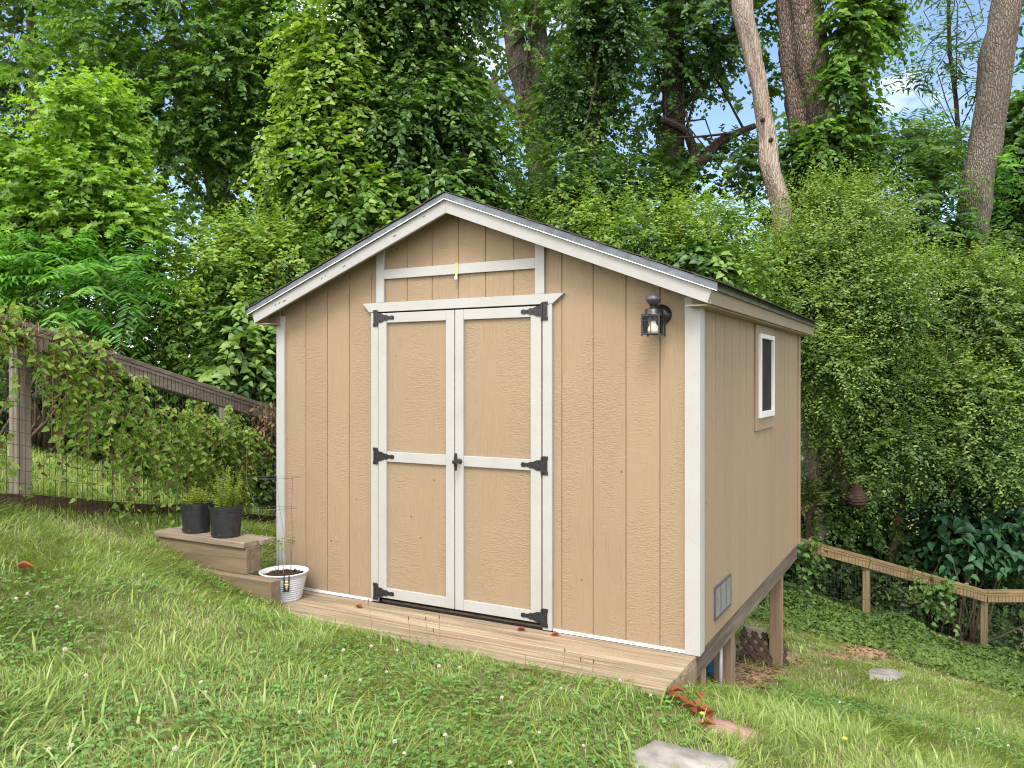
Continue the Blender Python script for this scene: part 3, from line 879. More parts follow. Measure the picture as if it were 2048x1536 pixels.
for a in (.05, 2.2, 4.3):
    d = np.array([math.cos(a), math.sin(a), 0])
    pts = [rings[0][0] + d * rings[0][1] + UP * .012, rings[1][0] + d * rings[1][1], rings[2][0] + d * rings[2][1], basec + d * wr * .32, basec + d * wr * .28 - UP * .08]
    wire.tube(pts, .0014, 5)
for a in (1.0, 3.2): wire.tube([basec + np.array([math.cos(a), math.sin(a), 0]) * .05 - UP * .05, basec + np.array([math.cos(a), math.sin(a), 0]) * .045 + UP * .24], .0017, 5)
wire.build('wires', 'cage', cg)
tm = thing('tomato_seedling', basec, 'small thin green seedling growing in the white pot', 'plant')
MB().tube([basec, basec + np.array([-.02, 0, .12]), basec + np.array([-.01, -.01, .22])], [.003, .0025, .0015], 5).build('stem', 'greenstem', tm)
Pp = []; D_ = []
for k in range(26):
    a = rng.uniform(0, 6.28); r = rng.uniform(.02, .085); Pp.append(basec + np.array([-.01 + math.cos(a) * r, math.sin(a) * r, .215 + rng.normal() * .014])); D_.append([math.cos(a), math.sin(a), rng.normal() * .3])
leaf_mesh('leaves', np.array(Pp), np.array(D_), np.tile(UP, (26, 1)) + rdir(26) * .3, .035, .016, rng.uniform(.2, .6, 26), 'herb', 'oval', tm)
# ornament hung on the pot rim
fd = unit(CAM - wc); fd[2] = 0; fd = unit(fd); sd = np.array([-fd[1], fd[0], 0]); fd = unit(fd + sd * .10); sd = np.array([-fd[1], fd[0], 0])
ob = thing('hanging_ornament', wc + fd * wr + UP * wh * .6, 'small black and gold ornament strapped to front of the white pot', 'ornament')
o0 = wc + fd * (wr * .965 + .006)
st = MB()
for q in (-.016, .016): st.bar(o0 + sd * q + UP * (wh * 1.01), o0 + sd * q + UP * (wh * .42) - fd * .012, .007, .004, fd)
st.bar(o0 - sd * .016 + UP * wh * .45 - fd * .008, o0 + sd * .016 + UP * wh * .45 - fd * .008, .008, .004, UP).build('strap', 'black', ob)
bd = MB()
for k, (w_, q) in enumerate(((.026, .80), (.030, .70), (.024, .62), (.016, .55))):
    bd.lathe([(.002, -w_ * .38), (w_ * .42, -w_ * .2), (w_ * .48, 0), (w_ * .4, w_ * .22), (.002, w_ * .36)], o0 + UP * wh * q + fd * (.004 - .012 * (1 - q)), 14)
bd.build('figure', 'gold', ob, 0, True)
MB().bar(o0 + UP * wh * .84 - fd * .003, o0 + UP * wh * .48 - fd * .010, .030, .006, fd).build('backing', 'black', ob)

# ------------------------------------------------------------------ things under and beside the shed
pp = P(1441, 1340, float((np.array([-.12, .62, -.3]) - CAM) @ FW))
g0 = gzz(pp[0], pp[1])
tag(MB().tube([(pp[0], pp[1], g0 - .1), (pp[0], pp[1], -.15)], .0125, 12).build('conduit_pipe', 'pipe', None, 0, True), 'thin grey upright pipe beside the stilts under the shed', 'pipe')
q = P(1420, 1330, 5.75); bl = np.array([q[0], q[1], gzz(q[0], q[1])])
bt = thing('storage_barrel', bl, 'blue plastic barrel stored in the shade under the shed', 'barrel')
MB().lathe([(.15, 0), (.17, .03), (.18, .18), (.18, .2), (.175, .22), (.17, .34), (.14, .37)], bl, 28).build('barrel_body', 'blue', bt, 0, True)
MB().lathe([(.14, .371), (.14, .385), (.12, .39)], bl, 28).build('lid', 'black', bt)
# dark lattice offcut
lt = MB(); lc = P(1528, 1300, 6.75)
ldx = unit(RT + FW * .35 - UP * .22); ldz = unit(np.array([0, 0, 1.0]) + FW * .5)
ldn = np.cross(ldx, ldz)
hw, hh = .23, .135


def clip_bar(cc, d, w, off):
    ts = []
    for lim, i in ((hw, 0), (hh, 1)):
        for s_ in (-1, 1):
            if abs(d[i]) > 1e-6:
                t_ = (s_ * lim - cc[i]) / d[i]; p_ = cc + d * t_
                if abs(p_[1 - i]) <= (hh, hw)[i] + 1e-6 if i == 0 else abs(p_[0]) <= hw + 1e-6: ts.append(t_)
    if len(ts) >= 2:
        a, b_ = min(ts), max(ts)
        if b_ - a > .05:
            p0, p1 = cc + d * a, cc + d * b_
            f = lambda p_: lc + ldx * p_[0] + ldz * p_[1] + ldn * off
            lt.bar(f(p0), f(p1), .036, .008, ldn)


for k in np.arange(-.5, .51, .105):
    clip_bar(np.array([k, 0.0]), np.array([.7071, .7071]), .035, 0); clip_bar(np.array([k, 0.0]), np.array([-.7071, .7071]), .035, .0085)
lt = lt.build('lattice_panel', 'lattice', None, .001); tag(lt, 'dark brown lattice offcut leaning behind the shed stilts', 'lattice panel')
q = P(1503, 1262, 7.6); g0 = gzz(q[0], q[1])
bk = MB().bar((q[0] - .07, q[1] - .03, g0 + .05), (q[0] + .10, q[1] + .06, g0 + .03), .09, .20); tag(bk.build('concrete_block', 'concrete', None, .008), 'greyish concrete block standing behind the dark lattice', 'block')


def slab(name, pix, material, label, th=.05, group='stepping stones in the lawn'):
    pts = []
    for (u, v) in pix:
        t = 2.5
        for _ in range(60):
            q_ = P(u, v, t); t += (q_[2] - gzz(q_[0], q_[1]) - .004) * .9
        pts.append(P(u, v, t))
    pts = np.array(pts); c = pts.mean(0)
    # rough the outline
    o_ = []
    for i in range(len(pts)):
        a, b_ = pts[i], pts[(i + 1) % len(pts)]
        for f in (0, .33, .66):
            p_ = a * (1 - f) + b_ * f; p_ = p_ + (noise(p_ * 9 + 3) - .5) * .06 * np.array([1, 1, 0]); o_.append(p_)
    o_ = np.array(o_); n_ = len(o_)
    inner = c + (o_ - c) * .94 + UP * .008
    b2 = MB(); b2.add(list(o_ - UP * th) + list(o_) + list(inner) + [c + UP * .010],
                      [(i, (i + 1) % n_, n_ + (i + 1) % n_, n_ + i) for i in range(n_)] + [(n_ + i, n_ + (i + 1) % n_, 2 * n_ + (i + 1) % n_, 2 * n_ + i) for i in range(n_)] + [(2 * n_ + i, 2 * n_ + (i + 1) % n_, 3 * n_) for i in range(n_)])
    s_ = b2.build(name, material, None, 0, True)
    return tag(s_, label, 'stepping stone', group), o_[:, :2]


STONES = []
_, o_ = slab('stepping_stone', [(1262, 1512), (1300, 1482), (1400, 1500), (1482, 1524), (1478, 1560), (1262, 1560)], 'stone', 'pale grey stepping stone, nearest the camera at the bottom edge'); STONES.append(o_)
_, o_ = slab('stepping_stone', [(1388, 1434), (1412, 1428), (1470, 1446), (1524, 1466), (1512, 1492), (1450, 1476), (1398, 1452)], 'redstone', 'long reddish stepping stone just beyond the pale grey one'); STONES.append(o_)
_, o_ = slab('stepping_stone', [(1728, 1345), (1745, 1336), (1795, 1340), (1812, 1352), (1780, 1362), (1738, 1360)], 'stone', 'small far stepping stone on the bare soil below the fence'); STONES.append(o_)

# dry leaves lying in a line off the deck corner, and a few on the boards


def dry_leaf(x, y, z, s, label, group, a):
    Pq = []; n_ = 7
    for i in range(n_):
        for j in range(5):
            t = i / (n_ - 1); w = math.sin(math.pi * min(1, t * .92 + .06)) * .5
            lx_, ly_ = (t - .5) * s, (j / 4 - .5) * s * w * 1.3
            curl = 3.2 * ly_ * ly_ / s + .25 * s * (t - .5) ** 2 * rng.uniform(.7, 1.3)
            Pq.append((x + lx_ * math.cos(a) - ly_ * math.sin(a), y + lx_ * math.sin(a) + ly_ * math.cos(a), z + curl + .004))
    b2 = MB(); b2.add(Pq, [(i * 5 + j, (i + 1) * 5 + j, (i + 1) * 5 + j + 1, i * 5 + j + 1) for i in range(n_ - 1) for j in range(4)])
    o = b2.build('dry_leaf', 'dryleaf', None, 0, True)
    o.data.attributes['tint'].data.foreach_set('value', np.full(len(o.data.polygons), rng.uniform(.1, .7), np.float32))
    return tag(o, label, 'dead leaf', group)


for i in range(15):
    f = i / 14; u = 1338 + 74 * f + rng.normal() * 13; v = 1386 + 56 * f + rng.normal() * 8
    t = 3.5
    for _ in range(50):
        q = P(u, v, t); t += (q[2] - gzz(q[0], q[1]) - .02) * .9
    q = P(u, v, t)
    dry_leaf(q[0], q[1], q[2] + .012, rng.uniform(.045, .08), 'curled red brown leaf in the row leading off the deck corner', 'dead leaves off the deck corner', rng.uniform(0, 6))
for (u, v, lb) in ((718, 1216, 'curled dark dead leaf lying alone on the deck left of the doors'), (1042, 1262, 'pale tan dead leaf on the deck before the right door'), (1066, 1252, 'red dead leaf tucked under the right door hinge'), (1110, 1272, 'brown dead leaf on the deck right of the doors')):
    t = (CAM[2] + .009) * FPX / (v - CYP); q = P(u, v, t)
    dry_leaf(q[0], q[1], -.007, .055, lb, 'dead leaves on the deck', rng.uniform(0, 6))

t = 4.5
for _ in range(50):
    q = P(48, 1138, t); t += (q[2] - gzz(q[0], q[1]) - .03) * .9
q = P(48, 1138, t); dry_leaf(q[0], q[1], q[2], .10, 'rust brown dead leaf lying in the lawn at the left edge', None, 1.0)

# seed stalks in front of the deck
for i, (u, v, vt, lb) in enumerate(((745, 1290, 1205, 'tallest pale seed stalk before the left door'), (818, 1285, 1240, 'thin bent weed stalk left of the brown headed pair'), (853, 1290, 1240, 'straight brown headed stalk, left of the close pair'), (876, 1293, 1238, 'slightly bent brown headed stalk, right of the close pair'), (884, 1296, 1264, 'short leaning stalk right of the close pair'),
                                (1120, 1352, 1304, 'thin straight seed stalk below the right wall panel'), (1164, 1360, 1322, 'straight short stalk left of the leaning one by the deck'), (1176, 1362, 1326, 'leaning short stalk nearest the deck corner'))):
    t = 3.6
    for _ in range(50):
        q = P(u, v, t); t += (q[2] - gzz(q[0], q[1])) * .8
    b0 = P(u, v, t); hgt = (v - vt) / FPX * t; ln = rng.normal() * .03
    s_ = thing('seed_stalk', b0, lb, 'weed stalk', 'seed stalks along the deck')
    e = b0 + UP * hgt + RT * (ln + (u * 7 % 5 - 2) * .008)
    MB().tube([b0, b0 * .5 + e * .5 + RT * .006, e], [.0017, .0014, .0011], 5).build('stalk', 'drytwig', s_)
    MB().tube([e, e + UP * .010, e + UP * .022], [.002, .0042, .0015], 6).build('seed_head', 'stem', s_)

# ------------------------------------------------------------------ fences
def fence(name, posts, tops, label, pm, rm, pw, rail_h, post_labels=None, cap=True, wire_x=.05, wire_z=.1):
    f = thing(name, (posts[0][0], posts[0][1], gzz(*posts[0])), label, 'fence')
    for (x, y), zt_ in zip(posts, tops):
        g0 = gzz(x, y)
        MB().box(x - pw / 2, x + pw / 2, y - pw / 2, y + pw / 2, g0 - .3, zt_ - .01).build('post', pm, f, .006)
    wm = MB(); kb = MB()
    for i in range(len(posts) - 1):
        a = np.array([*posts[i], tops[i]]); b = np.array([*posts[i + 1], tops[i + 1]])
        d = unit((b - a) * np.array([1, 1, 0])); nrm = np.array([d[1], -d[0], 0])
        if nrm @ (CAM - a) < 0: nrm = -nrm
        off = nrm * (pw / 2 + .021)
        e = unit(b - a) * .004
        MB().bar(a + off - UP * rail_h * .5 + e, b + off - UP * rail_h * .5 - e, .04, rail_h).build('rail', rm, f, .004)
        if cap: MB().bar(a + off * .55 + UP * .018 + e, b + off * .55 + UP * .018 - e, .115, .034).build('cap_board', rm, f, .004)
        n_ = int(np.linalg.norm(b - a) / wire_x)
        o2 = nrm * (pw / 2 + .045)
        bot = lambda q: np.array([q[0], q[1], gzz(q[0], q[1]) + .02])
        for k in range(n_ + 1):
            p_ = a + (b - a) * k / n_ + o2
            wm.bar(p_ - UP * .02, bot(p_), .0024, .0024, nrm)
        ga, gb = bot(a + o2), bot(b + o2)
        nz = int((a[2] - ga[2]) / wire_z)
        for k in range(nz + 1):
            q = k / nz; pts = []
            for r_ in np.linspace(0, 1, 6):
                p_ = a + (b - a) * r_ + o2; g_ = bot(p_); pts.append(g_ * (1 - q) + (p_ - UP * .03) * q)
            for p0, p1 in zip(pts[:-1], pts[1:]): wm.bar(p0, p1, .0024, .0024)
        pts = [a + (b - a) * r_ + nrm * (pw / 2 + .02) for r_ in np.linspace(0, 1, 5)]
        for p0, p1 in zip(pts[:-1], pts[1:]):
            kb.bar(bot(p0) + UP * .02, bot(p1) + UP * .02, .04, .13, tint=.3)
    wm.build('wire_mesh', 'wire', f)
    kb.build('kick_board', 'kick', f, .004)
    return f


FL = [(-3.44, -3.51), (-4.085, -1.245), (-4.731, 1.022), (-5.38, 3.29), (-6.03, 5.56)]
FLT = [2.30, 1.80, 1.305, .82, .35]
fence('wire_fence', FL, FLT, 'weathered dark wooden fence with wire mesh on the left, overgrown with vines', 'fence', 'rail', .092, .115)
FR = [tuple(P(1498, 0, 11.5)[:2]), tuple(P(1733, 0, 11.5)[:2]), tuple(P(1968, 0, 11.5)[:2]), tuple(P(2200, 0, 11.6)[:2])]
FRT = [P(0, v, 11.5)[2] for v in (1052, 1117, 1184, 1188)]
fence('wire_fence', FR, FRT, 'yellowish brown wooden fence with wire mesh down the bank behind the shed', 'fenceR', 'railR', .095, .125)

# ------------------------------------------------------------------ plants
STATS = []


def plant(name, label, cat, masses, ncl, per, L_, W_, material, shape, base_uv=None, trunk=None, bark='stem', part='crown', stems=0, stem_r=.03, frac=(.22, .42), shell=.35, group=None, flat=1.0, sprays=0, **kw):
    c0 = ell(*masses[0])[0]
    t0 = masses[0][2]
    b = P(base_uv[0], CYP, base_uv[1]) if base_uv else P(masses[0][0], CYP, t0)
    b[2] = gzz(b[0], b[1])
    th = thing(name, b, label, cat, group)
    cl = clumps([ell(*q) for q in masses], ncl, frac, shell)
    cl = [(q[0], q[1], q[2], q[3] * flat, q[4], q[5]) for q in cl]
    starts = []
    if trunk:
        tm_ = MB()
        for (pts, r0, r1) in trunk:
            pw_ = [P(*q) for q in pts]
            q, rr = trunk_path(pw_, r0, r1, max(8, len(pts) * 5), .05)
            tm_.tube(q, rr, 18, True, .26)
            starts += list(q[len(q) // 3:])
        tm_.build('trunk', bark, th, 0, True)
    if not starts:
        starts = [b + rng.normal(size=3) * np.array([.15, .15, .0]) for _ in range(8)]
    if stems:
        sm = MB(); twig_tubes(sm, starts, cl, stems, stem_r); sm.build('branches', bark, th, 0, True)
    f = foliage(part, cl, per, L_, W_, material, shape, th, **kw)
    if sprays:
        k = dict(kw); k.update(twig=(.45, .95), per_twig=22, droop=.05, bias=kw.get('bias', .45) + .06, up=.9, spread=.2, bright_top=.15)
        for w_ in ('hang',): k.pop(w_, None)
        sel = [cl[i] for i in rng.choice(len(cl), min(sprays, len(cl)), replace=False)]
        foliage('sprays', sel, 3, L_, W_, material, shape, th, **k)
    STATS.append((name, len(f.data.polygons) // 2))
    return th, cl


# vine smothered tree behind the shed roof
th, cl = plant('vine_covered_tree', 'tall tree completely smothered in ivy, directly behind the shed peak', 'tree',
               [(850, 60, 11, 120, 170, .8), (840, 280, 10.8, 150, 150, .8), (830, 430, 10.5, 150, 110, .8), (860, -80, 11, 120, 110, .7), (930, 420, 10.8, 90, 90, .6), (700, 360, 11.2, 90, 160, .7)], 240, 22, .082, .075, 'ivy', 'heart',
               trunk=[([(850, 900, 11.2), (850, 500, 11.2), (845, 250, 11.2), (850, -100, 11.2)], .22, .13)], bark='barkdark', part='ivy', stems=14, stem_r=.03, bias=.36, spread=.19, hang=.25, twig=(.3, .7))
gl2 = clumps([ell(*q) for q in ((690, 60, 10.8, 85, 110, .5), (665, 230, 10.7, 80, 130, .5), (690, 380, 10.4, 90, 90, .5), (740, 440, 10, 90, 60, .5), (640, 330, 10.6, 70, 90, .4))], 95, (.2, .4))
f = foliage('grape_vine', gl2, 26, .092, .085, 'shrubleaf', 'heart', th, bias=.45, hang=.3, twig=(.3, .75))
f['label'] = 'lighter broad leaved vine on the left of the ivy'

plant('ivy_covered_tree', 'slim tree wrapped in small dark ivy right of the shed peak', 'tree',
      [(1215, 60, 12.5, 70, 110, .7), (1180, 250, 12.5, 75, 90, .7), (1170, 370, 12, 100, 80, .7), (1125, 430, 11.5, 110, 70, .7), (1230, -60, 12.5, 70, 80, .6), (1150, 180, 12.8, 60, 80, .5)], 120, 26, .066, .06, 'ivydark', 'heart',
      trunk=[([(1160, 800, 12.6), (1170, 420, 12.6), (1190, 200, 12.6), (1220, -100, 12.6)], .16, .1)], bark='barkdark', part='ivy', stems=8, bias=.42, frac=(.2, .36), twig=(.2, .5))

plant('forked_tree', 'tall tree with two bare upright stems just right of the shed peak', 'tree',
      [(1110, 80, 17, 110, 120, 1.1), (1010, 120, 17.5, 60, 140, 1), (1000, 330, 15.5, 60, 110, .8), (1120, 260, 16.5, 70, 80, .8), (1050, -90, 17, 200, 90, 1.2), (1060, 400, 15.8, 70, 60, .6)], 110, 11, .105, .09, 'maple', 'lobed',
      trunk=[([(1090, 700, 17), (1086, 420, 17), (1080, 270, 17), (1050, 170, 16.9), (1022, 60, 16.9), (1005, -80, 16.8)], .34, .17), ([(1086, 300, 17), (1080, 180, 17.05), (1072, 70, 17.1), (1068, -80, 17.1)], .25, .18),
             ([(1075, 440, 15.6), (1045, 380, 15.6), (1012, 330, 15.6)], .14, .08), ([(1070, 280, 16.9), (1030, 220, 16.6), (975, 160, 16.4)], .12, .06)], bark='barkgrey', bias=.35, stems=22, stem_r=.035)

# dead stem
dt = thing('dead_tree', [*P(1640, CYP, 12.5)[:2], gzz(*P(1640, CYP, 12.5)[:2])], 'pale bare dead trunk leaning left above the shed eave', 'dead tree')
q, rr = trunk_path([P(1640, 1080, 12.5), P(1600, 620, 12.5), P(1572, 490, 12.5), P(1532, 300, 12.5), P(1508, 120, 12.4), P(1485, -80, 12.3)], .155, .135, 40, .10)
mb = MB().tube(q, rr, 18, True, .34); mb.build('trunk', 'deadwood', dt, 0, True)
for (u, v) in ((1512, 40), (1525, 240), (1542, 280)):
    c = P(u, v, 12.35); MB().lathe([(.04, 0), (.03, -.03), (.012, -.04)], c, 9, 1).build('knot', 'barkdark', dt, 0, True)

th, cl = plant('big_tree', 'massive furrowed brown tree with several stems, climbing vine on its right side', 'tree',
               [(1705, 60, 12.8, 42, 90, .25), (1692, 190, 12.7, 34, 70, .2), (1670, 290, 12.7, 38, 50, .2), (1600, 330, 13.1, 26, 60, .2), (1755, 60, 13.3, 22, 50, .2), (1730, 330, 13.2, 24, 60, .2), (1720, -60, 13, 70, 50, .4)], 84, 10, .105, .098, 'maple', 'heart',
               trunk=[([(1700, 1180, 13.5), (1695, 900, 13.5), (1690, 640, 13.5), (1680, 440, 13.5), (1655, 280, 13.5), (1628, 130, 13.4), (1605, -90, 13.4)],   .42, .235),
                      ([(1640, 620, 13.7), (1618, 420, 13.7), (1600, 250, 13.7), (1588, 100, 13.7), (1580, -90, 13.7)], .24, .2),
                      ([(1690, 470, 13.4), (1712, 300, 13.4), (1716, 150, 13.4), (1705, -90, 13.4)], .2, .14)], bark='barkbrown', part='climbing_vine', bias=.4, hang=.3, twig=(.3, .6), stems=6, stem_r=.02)

plant('leaning_tree', 'thick grey brown tree leaning right at the top right corner', 'tree',
      [(1940, 500, 12.9, 40, 50, .2), (1990, 350, 13.4, 35, 60, .3), (2060, 60, 14, 40, 60, .5)], 18, 10, .13, .05, 'pinnate', 'lance',
      trunk=[([(1880, 1150, 13.2), (1898, 750, 13.2), (1922, 560, 13.2), (1948, 420, 13.2), (1978, 230, 13.2), (2005, 80, 13.2), (2038, -100, 13.2)], .28, .225)], bark='barkgrey', part='sprouts', bias=.45, pair=True)

plant('dark_limbed_tree', 'tree with dark crooked low limbs behind the right slope of the roof', 'tree',
      [(1400, 40, 14.5, 130, 110, 1.1), (1470, 170, 14.8, 90, 110, 1.), (1320, 120, 14.8, 90, 130, .9), (1310, 330, 13.6, 80, 70, .7), (1440, 340, 14.5, 110, 70, .8), (1290, 420, 13.6, 80, 60, .7), (1420, -90, 14.5, 200, 80, 1.2), (1500, 420, 14, 80, 60, .7)], 135, 13, .112, .10, 'darktree', 'lobed',
      trunk=[([(1350, 900, 14.5), (1345, 450, 14.5), (1347, 250, 14.5), (1352, 100, 14.5), (1355, -90, 14.5)], .24, .16),
             ([(1345, 420, 14.3), (1380, 350, 14.2), (1388, 305, 14.2), (1372, 265, 14.1), (1322, 240, 14)], .12, .06), ([(1380, 340, 14.2), (1435, 285, 14.2), (1510, 255, 14.2)], .1, .05)], bark='barkdark', stems=9, stem_r=.025, bias=.45)

plant('maple_tree', 'large dense maple with forked grey stems filling the upper left', 'tree',
      [(330, 60, 14, 230, 120, 1.5), (200, 190, 14.3, 160, 120, 1.3), (480, 170, 14.3, 150, 140, 1.3), (420, 330, 14.5, 150, 90, 1.2), (560, 90, 14, 110, 130, 1.), (330, 220, 13.6, 130, 90, 1), (340, -110, 14, 320, 110, 1.4), (560, 300, 14, 90, 90, .8)], 300, 14, .100, .092, 'maple', 'lobed',
      trunk=[([(470, 900, 15.5), (452, 600, 15.5), (445, 420, 15.5), (408, 300, 15.4), (375, 190, 15.3), (340, 20, 15.2)], .24, .12), ([(447, 430, 15.5), (440, 340, 15.5), (405, 170, 15.6), (400, 0, 15.6)], .15, .09),
             ([(560, 800, 15), (540, 430, 15), (500, 340, 15), (470, 220, 15)], .16, .08)], bark='barkgrey', stems=40, stem_r=.04, bias=.40)

plant('young_maple', 'bright yellow green young maple at the left edge above the fence', 'tree',
      [(50, 330, 9.5, 95, 70, .7), (200, 270, 9.6, 75, 80, .6), (170, 400, 9.4, 120, 60, .7), (80, 460, 9.3, 110, 50, .7), (230, 450, 9.2, 70, 50, .5), (-40, 420, 9.3, 80, 90, .6), (190, 215, 9.8, 60, 40, .5)], 130, 15, .088, .08, 'limeleaf', 'lobed',
      trunk=[([(150, 820, 9.6), (145, 600, 9.6), (160, 430, 9.6), (185, 280, 9.6)], .07, .03)], bark='barkdark', stems=22, stem_r=.022, bias=.5, bright_top=.22)

plant('background_tree', 'slim tall tree with thin leaves at the far top left corner', 'tree',
      [(60, 90, 19, 110, 110, 1.2), (20, 260, 19, 100, 110, 1.), (130, -60, 19, 170, 90, 1.2), (150, 330, 18.5, 110, 90, 1)], 100, 9, .15, .12, 'far', 'oval',
      trunk=[([(80, 900, 19), (75, 400, 19), (65, 100, 19), (60, -90, 19)], .16, .09)], bark='barkgrey', stems=16, bias=.5)

plant('sumac_shrub', 'feathery fern leaved sumac behind the left fence', 'shrub',
      [(60, 560, 8.2, 110, 45, .5), (170, 540, 8.6, 90, 40, .5), (215, 610, 8.1, 70, 60, .4), (80, 640, 8.2, 90, 40, .4), (250, 560, 8.8, 50, 40, .4)], 46, 6, .115, .034, 'pinnate', 'lance',
      stems=26, stem_r=.018, part='fronds', pair=True, twig=(.45, .8), per_twig=22, droop=.45, bias=.45, up=1.1, frac=(.3, .55))
plant('understory_shrub', 'dark leafy shrub low behind the left fence post', 'shrub',
      [(70, 700, 9.3, 140, 80, .5), (240, 700, 9.4, 90, 100, .5), (110, 800, 9.0, 130, 60, .4), (20, 600, 9.6, 120, 70, .5), (290, 500, 10.6, 90, 90, .6)], 90, 15, .085, .06, 'darktree', 'oval', stems=20, stem_r=.02, part='foliage', bias=.45)

th, cl = plant('overgrown_shrub', 'bright green mounded shrub rising left of the shed roof', 'shrub',
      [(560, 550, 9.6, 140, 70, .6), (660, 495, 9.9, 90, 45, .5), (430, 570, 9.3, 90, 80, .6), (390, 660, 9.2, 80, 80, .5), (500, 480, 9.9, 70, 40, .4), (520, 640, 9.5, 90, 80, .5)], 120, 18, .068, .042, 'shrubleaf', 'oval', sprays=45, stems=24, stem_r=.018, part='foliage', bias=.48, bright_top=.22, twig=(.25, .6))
vc = clumps([ell(*q) for q in ((500, 660, 8.7, 50, 70, .3), (470, 730, 8.6, 60, 60, .3), (520, 760, 8.7, 40, 80, .3))], 26, (.3, .5))
f = foliage('climbing_vine', vc, 12, .10, .085, 'ivy', 'heart', th, bias=.5, hang=.3); f['label'] = 'broader darker vine leaves by the shed corner'

plant('ivy_bush', 'bushy green ivy mound behind the left fence, beside the shed wall', 'shrub',
      [(400, 890, 9.0, 110, 90, .45), (510, 900, 9.1, 60, 110, .4), (320, 840, 9.2, 80, 80, .4), (480, 790, 8.9, 90, 60, .4), (250, 790, 9.3, 90, 60, .4), (410, 790, 9.1, 90, 60, .4), (185, 850, 9.3, 80, 70, .35), (90, 820, 9.1, 80, 70, .35), (330, 910, 9.0, 80, 45, .3)], 165, 17, .068, .056, 'ivy', 'heart', stems=14, stem_r=.014, part='foliage', bias=.52)

th, cl = plant('wild_shrub', 'tangled light green shrubs showing above the right slope of the roof', 'shrub',
      [(1190, 480, 10.4, 70, 60, .5), (1290, 510, 10.2, 100, 80, .6), (1400, 500, 10.3, 110, 80, .6), (1490, 565, 10, 70, 55, .5), (1110, 445, 10.8, 55, 30, .4), (1430, 455, 10.8, 60, 35, .5), (1340, 440, 10.8, 50, 30, .4)], 120, 17, .062, .036, 'shrubleaf', 'oval', sprays=45, stems=26, stem_r=.016, part='foliage', bias=.46, bright_top=.22, twig=(.25, .65))
vc = clumps([ell(*q) for q in ((1395, 520, 9.6, 45, 45, .25), (1440, 560, 9.5, 40, 30, .2))], 12, (.3, .5))
f = foliage('climbing_vine', vc, 12, .105, .09, 'ivy', 'heart', th, bias=.62, hang=.3)

plant('fine_leaved_shrub', 'tall airy fine leaved shrub at the rear corner of the shed', 'shrub',
      [(1690, 430, 11.6, 60, 60, .5), (1640, 530, 11.3, 120, 70, .6), (1610, 630, 11, 80, 70, .5), (1720, 600, 11.3, 110, 90, .6), (1730, 470, 11.8, 70, 60, .5), (1650, 720, 10.8, 60, 80, .4), (1560, 620, 11, 45, 45, .3)], 290, 17, .060, .030, 'privet', 'oval', sprays=110, base_uv=(1690, 12), trunk=[([(1690, 1000, 11.8), (1670, 800, 11.6), (1655, 620, 11.5), (1640, 440, 11.5)], .05, .02)], stems=26, stem_r=.014, part='foliage', bias=.54, frac=(.13, .25), flat=.5, shell=.35, spread=.26, twig=(.35, .9), per_twig=13, droop=.06, bright_top=.2)

plant('privet_shrub', 'huge spreading small leaved privet over the fence at right', 'shrub',
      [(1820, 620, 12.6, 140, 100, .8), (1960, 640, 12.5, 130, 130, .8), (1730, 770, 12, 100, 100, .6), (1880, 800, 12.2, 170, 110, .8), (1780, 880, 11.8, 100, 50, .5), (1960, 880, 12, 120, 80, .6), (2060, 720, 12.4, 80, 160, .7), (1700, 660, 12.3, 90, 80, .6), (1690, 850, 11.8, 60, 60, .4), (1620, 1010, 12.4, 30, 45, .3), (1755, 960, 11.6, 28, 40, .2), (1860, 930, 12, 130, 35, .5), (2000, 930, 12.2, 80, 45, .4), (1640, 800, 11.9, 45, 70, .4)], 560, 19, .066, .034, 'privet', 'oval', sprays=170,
      base_uv=(1780, 12.8), trunk=[([(1775, 1150, 12.7), (1800, 1020, 12.6), (1850, 960, 12.4), (1870, 880, 12.3)], .06, .04), ([(1612, 1130, 12.4), (1630, 1000, 12.3), (1660, 940, 12.2), (1720, 900, 12.2)], .055, .04),
                                   ([(1800, 1100, 12.7), (1810, 960, 12.6), (1830, 820, 12.5), (1800, 640, 12.6)], .05, .03), ([(1680, 1120, 12.7), (1690, 940, 12.7), (1720, 780, 12.6)], .05, .03)], bark='stem', stems=60, stem_r=.013, part='foliage', bias=.48, frac=(.12, .23), flat=.42, shell=.45, spread=.26, twig=(.3, .8), per_twig=12, droop=.12, bright_top=.28)

plant('broad_leaved_shrub', 'shrub with large dark heart shaped leaves above the right fence', 'shrub',
      [(1930, 1010, 12.3, 90, 45, .3), (1990, 1050, 12.3, 80, 50, .3), (1960, 1090, 12.2, 70, 35, .25), (2040, 1040, 12.3, 50, 60, .3), (1905, 1120, 12.1, 30, 22, .12)], 64, 5, .165, .125, 'bigleaf', 'heart', stems=14, stem_r=.02, part='foliage', bias=.5, per_twig=6, twig=(.35, .7), droop=.35, up=1.0)

